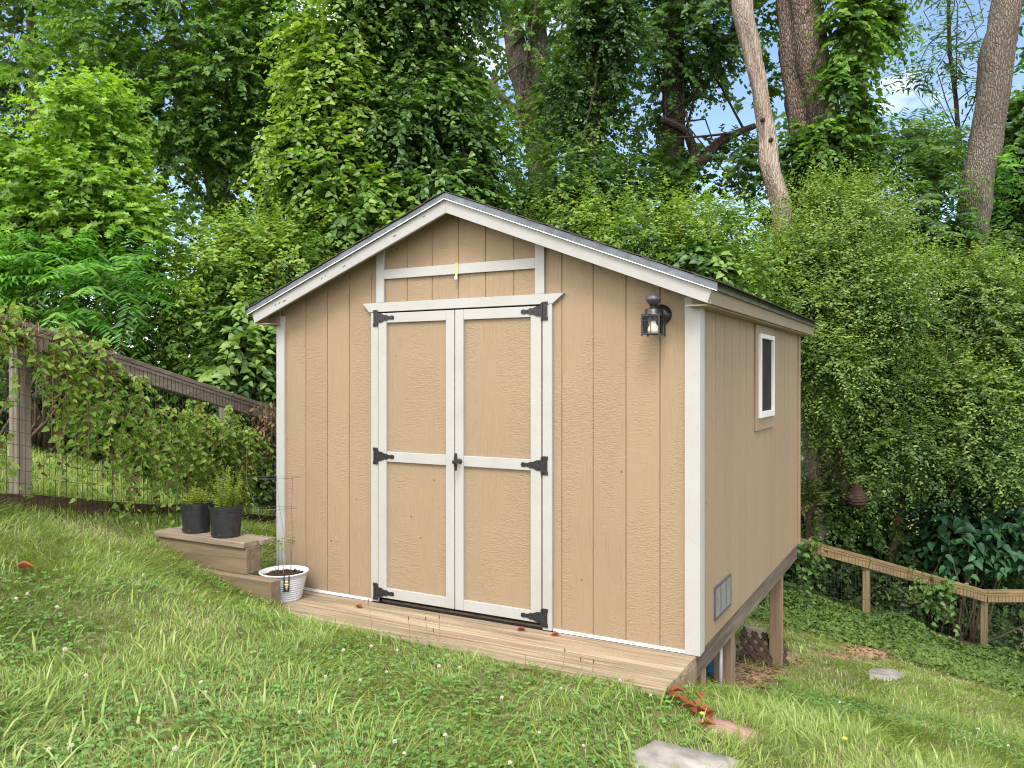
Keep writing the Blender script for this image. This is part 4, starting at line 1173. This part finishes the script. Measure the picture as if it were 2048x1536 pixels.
plant('tree_of_heaven', 'feathery leaved sapling left of the leaning tree', 'tree',
      [(1850, 430, 13.4, 90, 90, .7), (1790, 340, 14, 80, 50, .6), (1850, 510, 13.2, 70, 60, .5), (1830, 290, 14.2, 70, 40, .5), (1890, 330, 14.8, 40, 60, .4)], 62, 8, .15, .05, 'darktree', 'lance',
      trunk=[([(1850, 1100, 13.6), (1850, 600, 13.6), (1845, 400, 13.6), (1830, 280, 13.8)], .07, .03)], bark='barkdark', part='fronds', pair=True, twig=(.45, .85), per_twig=18, droop=.4, bias=.55, stems=18, stem_r=.018, frac=(.25, .45))
plant('willow_like_tree', 'thin tree with narrow drooping leaves against the open sky', 'tree',
      [(1900, 80, 15, 55, 70, .5), (1930, 170, 15, 40, 40, .4), (1850, 30, 15, 70, 40, .4), (1820, 165, 15, 40, 14, .2), (1900, -70, 15, 100, 60, .6)], 30, 6, .15, .036, 'darktree', 'lance',
      trunk=[([(1925, 700, 15.2), (1925, 400, 15.2), (1915, 200, 15.2), (1900, 50, 15.2), (1890, -90, 15.2)], .05, .025)], bark='barkdark', stems=16, stem_r=.014, bias=.4, twig=(.35, .7), per_twig=10)
plant('shade_tree', 'dark rounded tree at the right edge behind the leaning trunk', 'tree',
      [(2010, 330, 16.5, 60, 70, .8), (2050, 420, 16.3, 70, 120, .9), (2000, 520, 16, 70, 60, .7), (2060, 250, 16.5, 60, 60, .7), (2080, 560, 16, 80, 90, .8)], 95, 12, .15, .12, 'darktree', 'oval',
      trunk=[([(2060, 1000, 16.5), (2050, 600, 16.5), (2045, 300, 16.5)], .16, .08)], bark='barkdark', stems=18, bias=.35)

# woven nest hanging in the privet
nc = P(1714, 990, 11.25)
nt2 = thing('nest_house', nc, 'teardrop woven twig birdhouse hanging below the privet branches', 'birdhouse')
nb = MB().lathe([(float(np.interp(z, [-.17, -.165, -.12, -.06, 0, .06, .12, .19, .24], [.015, .08, .125, .14, .125, .09, .05, .02, .008])), float(z)) for z in np.linspace(-.17, .24, 44)], nc, 22, 2, lambda th, z: .05 * math.sin(z * 150 + math.sin(th * 3)) + .035 * math.sin(th * 7 + z * 60))
nb = nb.build('nest_body', 'nest', nt2, 0, True)
hd = unit(CAM - nc); hs = np.cross(hd, UP)
hc = nc + hd * .118 + hs * .065 - UP * .03
MB().tube([hc - hd * .02, hc + hd * .012], [.035, .035], 14).build('entrance_hole', 'dark', nt2)
MB().tube([nc + UP * .24, nc + UP * .6], .004, 5).build('cord', 'stem', nt2)

# undergrowth behind the right fence, far wood: masses nobody could count
ug = clumps([ell(*q) for q in ((1560, 1150, 12.7, 90, 90, .25), (1660, 1170, 12.8, 110, 90, .3), (1850, 1190, 12.9, 160, 80, .3), (2000, 1220, 12.9, 110, 90, .3), (1700, 1060, 12.9, 130, 60, .4), (1850, 1060, 13.1, 110, 60, .4), (2060, 1130, 13, 80, 80, .4), (1620, 1030, 13.0, 60, 70, .4))], 230, (.2, .36))
tag(foliage('undergrowth', ug, 13, .11, .075, 'darktree', 'oval', None, bias=.5, hang=.1, twig=(.2, .5)), 'dark tangled undergrowth behind the right fence', 'undergrowth', None, 'stuff')
n_ = 26000
uu = rng.uniform(-250, 2300, n_); vv = 90 + 950 * rng.random(n_) ** .62; tt = rng.uniform(21, 29, n_)
dens = noise(np.stack([uu / 150, vv / 110, tt * .12], -1)) * .6 + noise(np.stack([uu / 48, vv / 42, tt * .2], -1)) * .4
keep = dens > np.interp(vv, [90, 420, 600, 760], [.68, .60, .50, .25]) + np.where((uu > 1690) & (uu < 1960) & (vv < 330), .4, 0)
uu, vv, tt = uu[keep], vv[keep], tt[keep]
pp_ = CAM + (FW + RT * ((uu - 1024) / FPX)[:, None] - UP * ((vv - CYP) / FPX)[:, None]) * tt[:, None]
tag(leaf_mesh('far_woods', pp_, rdir(len(pp_)) - UP * .3, rdir(len(pp_)) + UP * .8 - FW * .3, rng.uniform(.22, .42, len(pp_)), rng.uniform(.16, .30, len(pp_)), rng.uniform(.1, .8, len(pp_)), 'far', 'lobed'), 'distant woods seen through the gaps between nearer trees', 'woods', None, 'stuff')

# ------------------------------------------------------------------ vines on the left fence and beside it
fa, fb = np.array(FL[1]), np.array(FL[2]); fd_ = unit(fb - fa); fn = np.array([fd_[1], -fd_[0]])
if fn @ (CAM[:2] - fa) < 0: fn = -fn
fv = thing('fence_vine', (fa[0], fa[1], gzz(*fa)), 'yellow green vine draped along the left fence rail and wire', 'vine')
nst = 235
stm = MB(); Pp, D_, N_, T, S = [], [], [], [], []
flen = np.linalg.norm(fb - fa)
for i in range(nst):
    s0 = rng.choice([rng.uniform(-1.0, .5), rng.uniform(.3, flen), rng.uniform(.4, 1.9), rng.uniform(flen - .45, flen + .25)])
    ztop = np.interp(s0, [-2.3, 0, flen, 2 * flen], [2.3, 1.8, 1.305, .82])
    hang = rng.uniform(.15, .95) * (1.0 if .2 < s0 < 1.9 else .75)
    p0 = np.array([*(fa + fd_ * s0 + fn * rng.uniform(.0, .24)), ztop + (rng.uniform(-.02, .09) if rng.random() < .25 else rng.uniform(-.2, -.05))])
    sd_ = np.array([*(fd_ * rng.normal() * .28 + fn * rng.uniform(-.02, .16)), 0])
    if s0 > .62 or rng.random() < .2: p0[2] -= rng.uniform(.16, .6); hang *= .8
    if p0[2] > ztop - .12 and s0 > .62: p0[2] = ztop - .2
    p1 = p0 + sd_ * .5 + UP * rng.uniform(.0, .08); p2 = p0 + sd_ - UP * hang
    ts = np.linspace(0, 1, 6); cur = [(1 - t) ** 2 * p0 + 2 * t * (1 - t) * p1 + t * t * p2 for t in ts]
    stm.tube(cur, [.003, .003, .0028, .0024, .002, .0012], 4)
    k = int(hang / .020) + 8
    for j in range(k):
        t = (j + rng.random()) / k; p = (1 - t) ** 2 * p0 + 2 * t * (1 - t) * p1 + t * t * p2
        a = rng.uniform(0, 6.28); d = np.array([math.cos(a), math.sin(a), -.45])
        Pp.append(p + rdir(1)[0] * .02); D_.append(d); N_.append(np.array([fn[0], fn[1], 1.1]) + rdir(1)[0] * .6)
        x_ = .18 + rng.beta(2.2, 2.0) * .68
        if rng.random() < .05: x_ = .97
        T.append(x_); S.append(rng.uniform(.55, 1.3))
stm.build('stems', 'drytwig', fv); S = np.array(S)
leaf_mesh('leaves', np.array(Pp), np.array(D_), np.array(N_), .045 * S, .037 * S, np.array(T), 'fencevine', 'heart', fv)
# dead brown tangles hanging on the rail
dv = thing('dead_vine', (fa[0], fa[1], 1.6), 'grey brown tangle of dead vine hanging below the left fence rail', 'vine')
tw = MB(); Pp, D_ = [], []
for i in range(210):
    s0 = rng.choice([rng.uniform(-.7, .25), rng.uniform(.15, .75), rng.uniform(.2, .6)])
    ztop = np.interp(s0, [-2.3, 0, flen], [2.3, 1.8, 1.305])
    p0 = np.array([*(fa + fd_ * s0 + fn * rng.uniform(.06, .16)), ztop + rng.uniform(-.1, .05)])
    e = p0 + np.array([*(fd_ * rng.normal() * .16), -rng.uniform(.05, .32)])
    m_ = (p0 + e) / 2 + rdir(1)[0] * .05
    tw.tube([p0, m_, e], [.0025, .002, .001], 4)
    for q in range(3): Pp.append(p0 * (1 - q / 3) + e * q / 3); D_.append(rdir(1)[0] - UP * .6)
tw.build('stems', 'drytwig', dv)
leaf_mesh('withered_leaves', np.array(Pp), np.array(D_), rdir(len(Pp)), .034, .016, rng.random(len(Pp)), 'deadvine', 'oval', dv)
dv = thing('dead_vine', (-4.9, 1.4, 1.1), 'clump of withered brown leaves on the left fence against the shed', 'vine')
Pp, D_ = [], []; tw = MB()
for i in range(120):
    c = P(rng.normal(528, 14), rng.normal(850, 20), 7.75) + rdir(1)[0] * .03; Pp.append(c); D_.append(rdir(1)[0] - UP * 1.2)
    if i % 4 == 0: tw.tube([c + UP * .12, c], [.0025, .001], 4)
tw.build('stems', 'drytwig', dv)
leaf_mesh('withered_leaves', np.array(Pp), np.array(D_), rdir(len(Pp)), .07, .032, rng.random(len(Pp)), 'deadvine', 'oval', dv)
# vines on the right fence
for (us, lb) in (((1590, 1640), 'light green vine hanging from the right fence nearest the shed'), ((1815, 1900), 'small vine hanging from the middle of the right fence rail')):
    Pp, D_, T = [], [], []; stm = MB()
    b0 = P(us[0], 1100, 11.4); vt_ = thing('fence_vine', (b0[0], b0[1], gzz(b0[0], b0[1])), lb, 'vine')
    for i in range(12):
        u = rng.uniform(*us); v0 = np.interp(u, [1498, 1733, 1968], [1052, 1117, 1184]) + rng.uniform(-10, 10); v1 = v0 + rng.uniform(30, 150)
        tt_ = 11.38 + rng.uniform(-.05, .05)
        stm.tube([P(u, v0, tt_), P(u + rng.normal() * 10, (v0 + v1) / 2, tt_), P(u + rng.normal() * 14, v1, tt_)], [.004, .003, .002], 4)
        for j in range(16): Pp.append(P(u + rng.normal() * 12, v0 + (v1 - v0) * j / 16, tt_ + rng.normal() * .06)); a = rng.uniform(0, 6.28); D_.append([math.cos(a), math.sin(a), -.5]); T.append(rng.uniform(.3, .7))
    stm.build('stems', 'stem', vt_)
    leaf_mesh('leaves', np.array(Pp), np.array(D_), np.tile(UP - FW * .6, (len(Pp), 1)) + rdir(len(Pp)) * .5, .075, .062, np.array(T), 'ivy', 'heart', vt_)

# ------------------------------------------------------------------ lawn
def spread(n, t0, t1, pw, u0=-90, u1=2140):
    """points on the ground, thinning out with distance"""
    q = rng.random(n); t = (t0 ** pw + q * (t1 ** pw - t0 ** pw)) ** (1 / pw)
    u = rng.uniform(u0, u1, n)
    xy = CAM[:2] + FW[:2] * t[:, None] + RT[:2] * ((u - 1024) / FPX * t)[:, None]
    return xy[:, 0], xy[:, 1], t


def inpoly(x, y, poly):
    r = np.zeros(len(x), bool); j = len(poly) - 1
    for i in range(len(poly)):
        xi, yi = poly[i]; xj, yj = poly[j]
        r ^= ((yi > y) != (yj > y)) & (x < (xj - xi) * (y - yi) / (yj - yi + 1e-12) + xi); j = i
    return r


def lawn_ok(x, y, z):
    shed_in = (x > -W - .05) & (x < .02) & (y > -.12) & (y < D + .2) & ~((x > -.9) & (y > .05) & (rng.random(len(x)) < .06))
    deck_in = (x > -2.82) & (x < .01) & (y > -.56) & (y <= .0) & (z < .004)
    bench = (x > -3.85) & (x < -2.62) & (y > -.47) & (y < -.18)
    pot = (x - wc[0]) ** 2 + (y - wc[1]) ** 2 < (wr * .75) ** 2
    ok = ~(shed_in | deck_in | bench | pot)
    for s_ in STONES: ok &= ~inpoly(x, y, s_.mean(0) + (s_ - s_.mean(0)) * .88)
    ok &= bare_at(x, y) < rng.uniform(.15, .8, len(x))
    return ok


def blades(name, x, y, hgt, wid, lean, tint, material):
    z = gz(x, y); n = len(x)
    a = rng.uniform(0, 6.283, n)
    fa_ = noise(np.stack([x, y, x * 0], -1), .9) * 9 + noise(np.stack([x, y, x * 0 + 9], -1), 3.1) * 5
    la = fa_ + rng.normal(size=n) * .9
    ld = np.stack([np.cos(la), np.sin(la), la * 0], -1); wd = np.stack([np.cos(a), np.sin(a), a * 0], -1)
    wd = unit(wd - ld * (wd * ld).sum(-1, keepdims=True) * .7)
    b = np.stack([x, y, z - .006], -1)
    vs = []
    for f, w in ((0, .75), (.35, 1), (.7, .75), (1, .08)):
        c = b + ld * (hgt * lean * f ** 1.8)[:, None] + UP * (hgt * (f - .42 * lean * f * f))[:, None]
        vs += [c - wd * (wid * w / 2)[:, None], c + wd * (wid * w / 2)[:, None]]
    V_ = np.stack(vs, 1).reshape(-1, 3)
    base = (np.arange(n) * 8)[:, None]
    Lo_ = np.concatenate([base + np.array(q) for q in ((0, 1, 3, 2), (2, 3, 5, 4), (4, 5, 7, 6))], 1).ravel()
    return raw_mesh(name, V_, Lo_, 4, np.repeat(np.clip(tint, 0, 1), 3), material)


x, y, t = spread(330000, 1.7, 10.5, .55)
z = gz(x, y)
q3 = np.stack([x, y, x * 0], -1)
patch = noise(q3, 1.25) * .6 + noise(q3 + 30, 3.3) * .4
clv = noise(q3 + 60, .75) * .6 + noise(q3 + 80, 2.2) * .4 + .18 * np.exp(-((x + .6) / 1.1) ** 2 - ((y + 1.5) / .9) ** 2)
bank = np.clip((y - 4.2 + .35 * x) / 1.2, 0, 1)
ok = lawn_ok(x, y, z) & (rng.random(len(x)) > bank * .93) & (rng.random(len(x)) > np.clip((clv - .58) * 3, 0, .4))
x, y, t, patch = x[ok], y[ok], t[ok], patch[ok]
n_ = len(x)
wide = rng.random(n_) < .12
hgt = (.030 + .046 * np.clip(patch * 1.6 - .25, 0, 1)) * rng.uniform(.55, 1.35, n_) * np.where(wide, 1.5, 1.0)
wid = np.where(wide, rng.uniform(.005, .0085, n_), rng.uniform(.0022, .0045, n_)) * np.clip(t / 4.5, .9, 1.7)
lean = np.clip(rng.normal(.8, .35, n_) + (patch - .5) * .8, .05, 1.5)
tint = .47 + (noise(np.stack([x, y, x * 0 + 20], -1), .8) - .5) * .55 + (noise(np.stack([x, y, x * 0 + 40], -1), 3.7) - .5) * .5 + rng.normal(size=n_) * .16
dead = rng.random(n_) < .10 + .16 * (patch < .44); tint = np.where(dead, .97, np.clip(tint, 0, .88)); hgt = np.where(dead, hgt * .62, hgt); lean = np.where(dead, lean + .4, lean)
big = (rng.random(n_) < .010) & (t < 4.6) & ~dead; hgt = np.where(big, rng.uniform(.10, .17, n_), hgt); wid = np.where(big, rng.uniform(.007, .011, n_), wid); lean = np.where(big, rng.uniform(.5, 1.1, n_), lean)
gr = blades('lawn_grass', x, y, hgt, wid, lean, tint, 'grass')
tag(gr, 'rough green lawn grass sloping round the shed', 'grass', None, 'stuff')
# small tufts of longer grass at edges: deck front, timbers, stilts, fence foot
ed = []
for (a, b_, n1, sp) in (((-2.75, -.30), (-1.7, -.40), 700, .05), ((-1.9, -.42), (-.05, -.56), 900, .05), ((-3.9, -.55), (-2.62, -.52), 700, .06), ((-.3, .03), (.12, .95), 260, .07), ((-.3, 2.4), (.1, 2.8), 160, .09), ((-3.98, -1.6), (-4.60, .95), 5200, .075), ((-2.9, -.2), (-3.4, .3), 260, .10)):
    f = rng.random(n1)[:, None]; ed.append(np.array(a) * (1 - f) + np.array(b_) * f + rng.normal(size=(n1, 2)) * sp)
ed = np.concatenate(ed); x, y = ed[:, 0], ed[:, 1]; z = gz(x, y)
ok = ~((x > -2.8) & (x < .0) & (y > -.55) & (y < .0) & (z < .0)); x, y = x[ok], y[ok]; n_ = len(x)
tag(blades('edge_grass', x, y, rng.uniform(.03, .10, n_), rng.uniform(.003, .006, n_), np.clip(rng.normal(.75, .3, n_), .2, 1.4), rng.uniform(.2, .8, n_), 'grass'), 'longer grass tufts along the deck, timbers and fence foot', 'grass', None, 'stuff')
# beyond the left fence: taller weedy grass
x, y, t = spread(60000, 5.5, 13, 1.0, -120, 700)
side = (x - fa[0]) * fn[0] + (y - fa[1]) * fn[1]
ok = (side < -.1) & (bare_at(x, y) < rng.uniform(.2, .9, len(x))); x, y = x[ok], y[ok]; n_ = len(x)
tag(blades('meadow_grass', x, y, rng.uniform(.06, .20, n_), rng.uniform(.004, .009, n_), np.clip(rng.normal(.5, .3, n_), .1, 1.3), np.clip(rng.normal(.62, .2, n_), 0, .88), 'grass'), 'paler longer grass beyond the left fence', 'grass', None, 'stuff')

# clover
x, y, t = spread(60000, 1.8, 7.0, .6)
z = gz(x, y); q3 = np.stack([x, y, x * 0], -1)
clv = noise(q3 + 60, .75) * .6 + noise(q3 + 80, 2.2) * .4 + .18 * np.exp(-((x + .6) / 1.1) ** 2 - ((y + 1.5) / .9) ** 2)
ok = lawn_ok(x, y, z) & (rng.random(len(x)) < np.clip((clv - .54) * 3.0, .012, .45)) & (y < 2)
x, y, z = x[ok], y[ok], z[ok]; n_ = len(x)
a0 = rng.uniform(0, 6.28, n_); hh_ = rng.uniform(.012, .05, n_); sz = rng.uniform(.010, .019, n_)
Pp, D_, N_, T, S = [], [], [], [], []
tl_ = np.stack([rng.normal(size=n_) * .35, rng.normal(size=n_) * .35, np.ones(n_)], -1); tc_ = rng.normal(.45, .2, n_)
for k in range(3):
    a = a0 + k * 2.094; Pp.append(np.stack([x, y, z + hh_], -1)); D_.append(np.stack([np.cos(a), np.sin(a), a * 0 - .1], -1)); N_.append(tl_); T.append(tc_); S.append(sz)
S = np.concatenate(S)
tag(leaf_mesh('clover_patch', np.concatenate(Pp), np.concatenate(D_), np.concatenate(N_), S, S * .95, np.concatenate(T), 'clover', 'oval', None, .12, .1), 'patches of clover leaves mixed through the lawn', 'clover', None, 'stuff')
fl = None
idx = rng.permutation(n_)[:46]
for i in idx:
    if fl is None:
        b2 = MB()
        for k in range(34):
            d = rdir(1)[0]; d[2] = abs(d[2]) * 1.2 - .3; d = unit(d)
            b2.bar(d * .003, d * rng.uniform(.008, .0105), .0032, .0032)
        b2.tube([(0, 0, -.05), (.002, 0, -.02), (0, 0, 0)], .0009, 4)
        fl = b2.build('clover_flower', m_plain('clover_white', (.48, .44, .36), .7)); o = fl
    else:
        o = fl.copy(); COL.objects.link(o)
    o.location = (x[i], y[i], z[i] + rng.uniform(.045, .07)); o.rotation_euler = (rng.normal() * .3, rng.normal() * .3, rng.uniform(0, 6)); o.scale = [rng.uniform(.7, 1.05)] * 3
    tag(o, 'small white clover flower head standing in the lawn', 'clover flower', 'white clover flowers in the lawn')
# ivy ground cover and weeds on the bank below the right fence
x, y, t = spread(52000, 6.3, 12.6, 1.2, 1430, 2140)
z = gz(x, y); bank = np.clip((y - 4.6 + .3 * x) / 1.3, 0, 1)
ok = (rng.random(len(x)) < bank) & ((x > .15) | (y > D + .3)) & (bare_at(x, y) < rng.uniform(.2, .7, len(x))); x, y, z = x[ok], y[ok], z[ok]; n_ = len(x)
a = rng.uniform(0, 6.28, n_); lf = rng.random(n_)
hgt = noise(np.stack([x, y, x * 0], -1), 1.6) * .26 * lf * np.clip((y - 4.5) / 3, .2, 1)
tag(leaf_mesh('ground_ivy', np.stack([x, y, z + .02 + hgt], -1), np.stack([np.cos(a), np.sin(a), -.15 + a * 0], -1), np.stack([rng.normal(size=n_) * .4 - .1, rng.normal(size=n_) * .4 - .35, np.ones(n_)], -1), rng.uniform(.03, .062, n_), rng.uniform(.028, .055, n_), np.clip(.25 + lf * .35 + rng.normal(size=n_) * .15 + .25 * (1 - np.clip((y - 5) / 2, 0, 1)), 0, 1), 'groundivy', 'heart'), 'ivy covering the bank below the right fence', 'ground cover', None, 'stuff')  # leaves darken towards the fence, tree shade put into the tint
# leaf litter on bare soil: straw, twigs
x, y, t = spread(30000, 4.5, 11, 1.0)
ok = bare_at(x, y) > rng.uniform(.15, .8, len(x)); x, y = x[ok], y[ok]; n_ = len(x); a = rng.uniform(0, 6.28, n_)
tag(leaf_mesh('leaf_litter', np.stack([x, y, gz(x, y) + .008], -1), np.stack([np.cos(a), np.sin(a), rng.normal(size=n_) * .2], -1), np.tile(UP, (n_, 1)) + rdir(n_) * .4, rng.uniform(.03, .09, n_), rng.uniform(.004, .022, n_), rng.random(n_), 'deadvine', 'oval'), 'straw and dead leaves over the bare soil', 'leaf litter', None, 'stuff')
# dandelions
for (u, v, lb) in ((1405, 1428, 'small yellow dandelion beside the row of dead leaves'), (1690, 1478, 'small yellow dandelion in the grass right of the stones')):
    t = 3.5
    for _ in range(50):
        q = P(u, v, t); t += (q[2] - gzz(q[0], q[1]) - .05) * .9
    q = P(u, v, t); d_ = thing('dandelion', q - UP * .05, lb, 'flower')
    MB().tube([q - UP * .06, q], .0015, 5).build('stem', 'greenstem', d_)
    b2 = MB()
    for k in range(26):
        a = k * 2.4; e = np.array([math.cos(a), math.sin(a), .15 + .5 * (k % 3) / 3]); b2.bar(q, q + unit(e) * .014, .004, .001)
    b2.build('flower_head', m_plain('dandelion_yellow', (.75, .50, .03), .6), d_)

# ------------------------------------------------------------------ light
SUN_EL, SUN_AZ = math.radians(53), math.radians(162)       # compass bearing of the sun, clockwise from +Y: behind and left of the camera
wd = bpy.data.worlds.new('World'); scene.world = wd; wd.use_nodes = True
nt = wd.node_tree
for n in list(nt.nodes): nt.nodes.remove(n)
out = N(nt, 'ShaderNodeOutputWorld'); bg = N(nt, 'ShaderNodeBackground', Strength=.115)
sky = N(nt, 'ShaderNodeTexSky', sky_type='NISHITA', sun_disc=False, sun_elevation=SUN_EL, sun_rotation=SUN_AZ, air_density=1.0, dust_density=1.0, ozone_density=1.0)
tc = N(nt, 'ShaderNodeTexCoord'); mp = N(nt, 'ShaderNodeMapping'); mp.inputs['Scale'].default_value = (1, 1, 2.2)
L(nt, tc.outputs['Generated'], mp.inputs['Vector'])
cn = N(nt, 'ShaderNodeTexNoise', Scale=2.6, Detail=6.0, Roughness=.55); L(nt, mp.outputs[0], cn.inputs['Vector'])
# broken cloud ahead; unseen bright cloud added overhead and behind for fill light
sx = N(nt, 'ShaderNodeSeparateXYZ'); L(nt, tc.outputs['Generated'], sx.inputs[0])
back = math_(nt, 'ADD', math_(nt, 'MULTIPLY', sx.outputs['Y'], -.22), math_(nt, 'MULTIPLY', sx.outputs['Z'], .10))
cm = ramp(nt, math_(nt, 'ADD', cn.outputs['Fac'], back), [(.43, 0.0), (.62, 1.0)])
mixed = mixc(nt, cm, sky.outputs[0], (13.6, 13.4, 13.0))
L(nt, mixed, bg.inputs['Color']); L(nt, bg.outputs[0], out.inputs['Surface'])
sd = bpy.data.lights.new('sun', 'SUN'); sd.energy = 1.5; sd.angle = math.radians(20); sd.color = (1.0, .95, .86)
so = bpy.data.objects.new('sun', sd); COL.objects.link(so)
dvec = Vector((math.sin(SUN_AZ) * math.cos(SUN_EL), math.cos(SUN_AZ) * math.cos(SUN_EL), math.sin(SUN_EL)))
so.rotation_euler = dvec.to_track_quat('Z', 'Y').to_euler()
so.location = dvec * 60

vs_ = scene.view_settings
scene.display_settings.display_device = 'sRGB'
vs_.view_transform = 'Standard'; vs_.look = 'None'; vs_.exposure = 1.1; vs_.gamma = 1.0; vs_.use_curve_mapping = False
scene.cycles.filter_width = 1.1; scene.cycles.max_bounces = 9; scene.cycles.diffuse_bounces = 6; scene.cycles.transparent_max_bounces = 6; scene.cycles.transmission_bounces = 6; scene.cycles.glossy_bounces = 2
scene.cycles.caustics_reflective = False; scene.cycles.caustics_refractive = False
print('LEAVES', sum(q[1] for q in STATS), STATS)
